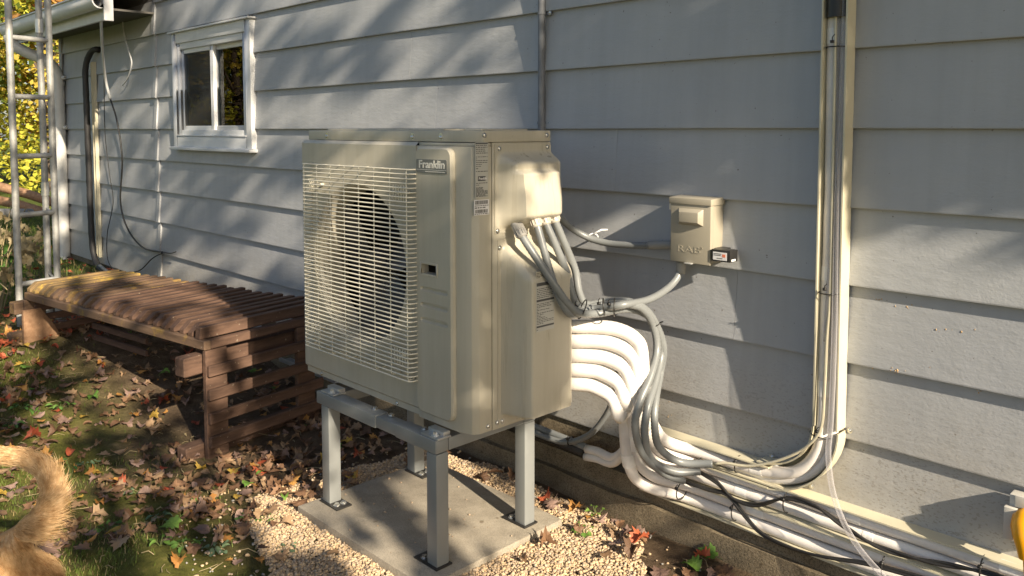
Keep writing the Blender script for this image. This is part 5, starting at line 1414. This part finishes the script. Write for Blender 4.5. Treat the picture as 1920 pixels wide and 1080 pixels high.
# ------------------------------------------------------------------ unseen tree right of the camera, its crown shaped to throw the wanted dapples
SH = math.hypot(SUN_D.x, SUN_D.y); HX, HY, HK = -SUN_D.x / SH, SUN_D.y / SH, -SUN_D.z / SH
def shade_want(p, Q):
    """how leafy the crown is across the sun's path"""
    n1 = noise.noise(Vector((p * 3.4, Q * 2.1, 1.3))); n2 = noise.noise(Vector((p * 11, Q * 5.5, 7.1))); n3 = noise.noise(Vector((p * 22, Q * 11, 2.1)))
    jp, jq = p + .02 * n2, Q + .03 * n1 + .03 * n2
    xw = jp / HY; zw = jq + HK * HX * xw     # where this ray would meet the wall
    if jp > -.40:
        return 1.0 if jq > 1.379 + 2.63 * max(0, -jp - .123) else 0.0
    if jp > -.524: return 1.0 if jq > 2.12 else (.30 if jq < 1.36 and n3 > -.1 else 0.0)
    if jp > -.90 and 1.42 < zw < 1.66: return 0.0
    if jq > 2.66 and jp > -1.42 or jq > 3.3:
        return 1.0 if n2 + .45 * n3 + .35 * n1 > (.22 if jp > -1.0 else .10) else 0.0
    if jp > -.83: return (.5 if 1.08 < jq < 1.29 and n3 > -.15 and jp > -.78 else 0.0) if jq < 2.1 else 1.0
    if jp > -1.06:
        if jq < 1.36: return 0.0
        if jq < 1.86: return .9 if n3 > -.45 else .3
        if jq < 2.23: return .04
        return .95
    if jp > -1.31:
        if jq < 1.32: return .95 if -1.30 < jp < -1.17 and jq > .88 else .04
        if jq < 2.35: return .9 if n2 > -.25 else .12
        return .3
    if 1.12 < jq < 1.64 and jp > -1.68: return .03
    if 1.64 <= jq < 1.98 and -1.75 < jp: return .55 if n2 > -.1 else .1
    if 1.95 < jq < 3.3 and -2.5 < jp: return .85 if n2 + .4 * n3 > .38 else .0
    return .85 if n2 + .6 * n1 > .14 else .02
pts = []
rt = random.Random(77)
while len(pts) < 34000:
    p, Q = rt.uniform(-4.6, .4), rt.uniform(.35, 6.9)
    if rt.random() > shade_want(p, Q): continue
    s_ = rt.uniform(3.3, 5.8)
    x = HX * s_ + HY * p; y = -HY * s_ + HX * p; z = Q + HK * s_
    pts.append((x, y, z))
tree((5.2, -6.0, -.1), 8, (4.5, -3.4, 5.4), (1.3, 2.6, 2.6), 0, .10, ['tree_green', 'tree_yellowgreen', 'tree_gold'], 'unseen maple right of the camera, crown shaped to dapple the wall', 40, None, .2, np.array(pts))

# ------------------------------------------------------------------ split rails and edging in the far yard
sr = thing('split_rail_fence', 'collapsed brown split-rail fence in the far yard', 'fence')
for (a, c, n_) in ((((-20, 345), (125, 388), 'rail')), ((-20, 372), (95, 402), 'rail')):
    p, q = PX(*a, -13.2), PX(*c, -12.6); b = MB(); b.tube([p, p.lerp(q, .5) + Vector((0, 0, .02)), q], .065, 8); b.build('rail', 'rail_wood', sr, smooth=True)
p = PX(-30, 360, -13.3); b = MB(); b.tube([(p.x, p.y, 0), (p.x, p.y, .95)], .09, 8); b.build('post', 'rail_wood', sr, smooth=True)
b = MB(); p, q = PX(-20, 400, -11.8), PX(60, 400, -11.9)
M = None; b.tube([p, q], .06, 8); tag(b.build('edging_log', 'stone_edge', None, smooth=True), 'grey edging log at the far edge of the lawn', 'log')

# ------------------------------------------------------------------ seed husks caught on the siding
b = MB(); r = random.Random(3)
for (px_, py_, n_, sp) in ((1700, 575, 5, 14), (1690, 695, 10, 30), (1800, 620, 6, 35), (1835, 735, 3, 6), (1255, 780, 3, 10), (1640, 560, 3, 20), (1240, 760, 2, 6)):
    for i in range(n_):
        p = PY(px_ + r.gauss(0, sp), py_ + r.gauss(0, 3), -.015); s_ = r.uniform(.0015, .0042)
        fz = ((p.z - Z0) / S) % 1.0; p.y = -LAP - .0035 + fz * LAP - .001
        M = Matrix.LocRotScale(p, Euler((r.uniform(0, 3), r.uniform(0, 3), r.uniform(0, 3))), (s_, s_*.6, s_*.5)); b.add([M @ Vector(v_) for v_ in ICV.tolist()], ICF.tolist())
tag(b.build('seed_husks', 'seed_tan', None, smooth=True), 'tan seed husks and chips stuck along the siding laps', 'husks', kind='stuff')

# ------------------------------------------------------------------ dog (rump and tail reach into the lower left corner)
def PD(px, py, dist): return CAMP + ray(px, py) * dist
dog = thing('dog', 'golden long-haired dog, only curled bushy tail and rump in frame', 'dog')
DD = 1.75
hipc = PD(-20, 1085, DD); back = -RT; dn = Vector((0, 0, -1))
nodes, edges = [], []
def nd(p, rr, parent=None):
    nodes.append((Vector(p), rr)); 
    if parent is not None: edges.append((parent, len(nodes) - 1))
    return len(nodes) - 1
root = nd(hipc, .105)
loin = nd(hipc + back * .20 + Vector((0, 0, .02)), .115, root)
chest = nd(hipc + back * .45 + Vector((0, 0, -.01)), .145, loin)
sho = nd(hipc + back * .58 + Vector((0, 0, .04)), .12, chest)
nk = nd(hipc + back * .70 + Vector((0, 0, .16)), .085, sho)
hd = nd(hipc + back * .80 + Vector((0, 0, .24)), .088, nk)
mz = nd(hipc + back * .93 + Vector((0, 0, .20)), .048, hd); nd(hipc + back * .99 + Vector((0, 0, .19)), .038, mz)
gd0 = gz(hipc.x, hipc.y)
for sgn in (-1, 1):
    o_ = FW * .0 + Vector((fh.x, fh.y, 0)) * (.075 * sgn)
    hp_ = nd(hipc + o_ + Vector((0, 0, -.06)) - back * .02, .085, root)
    kn = nd(hipc + o_ * 1.2 + Vector((0, 0, -.22)) + back * .06, .062, hp_)
    hk = nd(Vector((hipc.x, hipc.y, gd0 + .16)) + o_ * 1.2 - back * .07, .034, kn)
    pw = nd(Vector((hipc.x, hipc.y, gd0 + .04)) + o_ * 1.2 - back * .05, .030, hk); nd(Vector((hipc.x, hipc.y, gd0 + .02)) + o_ * 1.2 + back * .03, .032, pw)
    el_ = nd(hipc + back * .56 + o_ + Vector((0, 0, -.16)), .055, chest)
    wr = nd(Vector((hipc.x, hipc.y, gd0 + .14)) + back * .55 + o_, .034, el_)
    pf = nd(Vector((hipc.x, hipc.y, gd0 + .04)) + back * .56 + o_, .030, wr); nd(Vector((hipc.x, hipc.y, gd0 + .02)) + back * .62 + o_, .032, pf)
TAIL = [PD(-5, 1030, DD), PD(38, 1002, DD - .01), PD(76, 968, DD - .02), PD(95, 930, DD - .02), PD(90, 890, DD - .01), PD(58, 862, DD), PD(8, 852, DD + .01), PD(-45, 858, DD + .02)]
TR = [.030, .022, .020, .019, .017, .015, .013, .008]
pr = root
for p, q in zip(TAIL, TR): pr = nd(p, q, pr)
me = bpy.data.meshes.new('body'); me.from_pydata([n_[0] for n_ in nodes], edges, []); me.update()
bo = bpy.data.objects.new('body', me); COL.objects.link(bo)
md = bo.modifiers.new('s', 'SKIN')
if not me.skin_vertices:
    bpy.context.view_layer.objects.active = bo
sk = me.skin_vertices[0].data
for i, (_, rr) in enumerate(nodes): sk[i].radius = (rr, rr); sk[i].use_root = (i == 0)
ms = bo.modifiers.new('u', 'SUBSURF'); ms.levels = ms.render_levels = 2
dg = bpy.context.evaluated_depsgraph_get(); dg.update()
bme = bpy.data.meshes.new_from_object(bo.evaluated_get(dg)); bpy.data.objects.remove(bo, do_unlink=True)
bme.materials.clear(); body = link('body', bme, 'dog_skin', dog, smooth=True)
for sgn in (-1, 1):
    o_ = Vector((fh.x, fh.y, 0)) * (.07 * sgn); hp0 = hipc + back * .80 + Vector((0, 0, .30)) + o_
    b = MB(); b.tube([hp0, hp0 + o_ * .5 + Vector((0, 0, -.03)), hp0 + o_ * .7 + Vector((0, 0, -.11))], lambda i: (.03, .04, .018)[i], 8); b.build('ear', 'dog_skin', dog, smooth=True)
    e0 = hipc + back * .865 + Vector((0, 0, .265)) + o_ * .55; b = MB(); b.add([Vector(v_) * .011 + e0 for v_ in ICV.tolist()], ICF.tolist()); b.build('eye', 'dog_nose', dog, smooth=True)
e0 = hipc + back * 1.028 + Vector((0, 0, .20)); b = MB(); b.add([Vector(v_) * .018 + e0 for v_ in ICV.tolist()], ICF.tolist()); b.build('nose', 'dog_nose', dog, smooth=True)
# fur strands
bme.calc_loop_triangles()
vco = np.array([v_.co[:] for v_ in bme.vertices]); tri = np.array([t_.vertices[:] for t_ in bme.loop_triangles])
a0, a1, a2 = vco[tri[:, 0]], vco[tri[:, 1]], vco[tri[:, 2]]
nrm = np.cross(a1 - a0, a2 - a0); ar = np.linalg.norm(nrm, axis=1); nrm /= (ar[:, None] + 1e-12)
cen = (a0 + a1 + a2) / 3; rel = (cen - np.array(hipc)) @ np.array(RT)
wgt = ar * np.where(rel > -.18, 1.0, .12)
Ts = np.array([t_[:] for t_ in spline(TAIL, .01)])
dt = np.linalg.norm(cen[:, None, :] - Ts[None], axis=2); ist = (dt.min(1) < .06); wgt = wgt * np.where(ist, 2.6, 1)
NF = 34000
sel = rng.choice(len(tri), NF, p=wgt / wgt.sum())
uu = rng.random((NF, 2)); fl = uu.sum(1) > 1; uu[fl] = 1 - uu[fl]
pos = a0[sel] + (a1 - a0)[sel] * uu[:, :1] + (a2 - a0)[sel] * uu[:, 1:]; nn_ = nrm[sel]
Tt = np.gradient(Ts, axis=0); Tt /= np.linalg.norm(Tt, axis=1)[:, None]
V, F = [], []
tc_ = np.array(TAIL[4]) * .5 + np.array(TAIL[2]) * .5 - np.array(RT) * .10
for i in range(NF):
    p = pos[i]; n_ = nn_[i]; d_ = np.linalg.norm(Ts - p, axis=1); j = int(d_.argmin())
    if d_[j] < .055 and j > 6:
        out = (p - tc_); out /= np.linalg.norm(out); below = max(0, 1 - j / len(Ts) * 1.7)
        flow = Tt[j] * .95 + out * (.10 + .30 * below) + np.array([0, 0, -.15 - .3 * below]); L_ = rng.uniform(.016, .052) * (1 + .9 * below)
    else:
        flow = np.array(RT) * .5 + np.array([0, 0, -.75]); L_ = rng.uniform(.022, .045)
    flow = flow - n_ * (flow @ n_) * .7; flow = flow / (np.linalg.norm(flow) + 1e-9) + rng.normal(0, .10, 3)
    m_ = p + flow * L_ * .5 + n_ * L_ * .13; e_ = p + flow * L_ + n_ * L_ * .06 + np.array([0, 0, -.16 * L_])
    s_ = np.cross(flow, np.array(FW)); s_ = s_ / (np.linalg.norm(s_) + 1e-9) * .00055
    k = len(V); V += [p - s_, p + s_, m_ - s_ * .8, m_ + s_ * .8, e_]; F += [(k, k+1, k+3, k+2), (k+2, k+3, k+4)]
me = bpy.data.meshes.new('fur'); me.from_pydata([tuple(q) for q in V], [], F); me.update()
link('fur', me, 'golden_fur', dog)
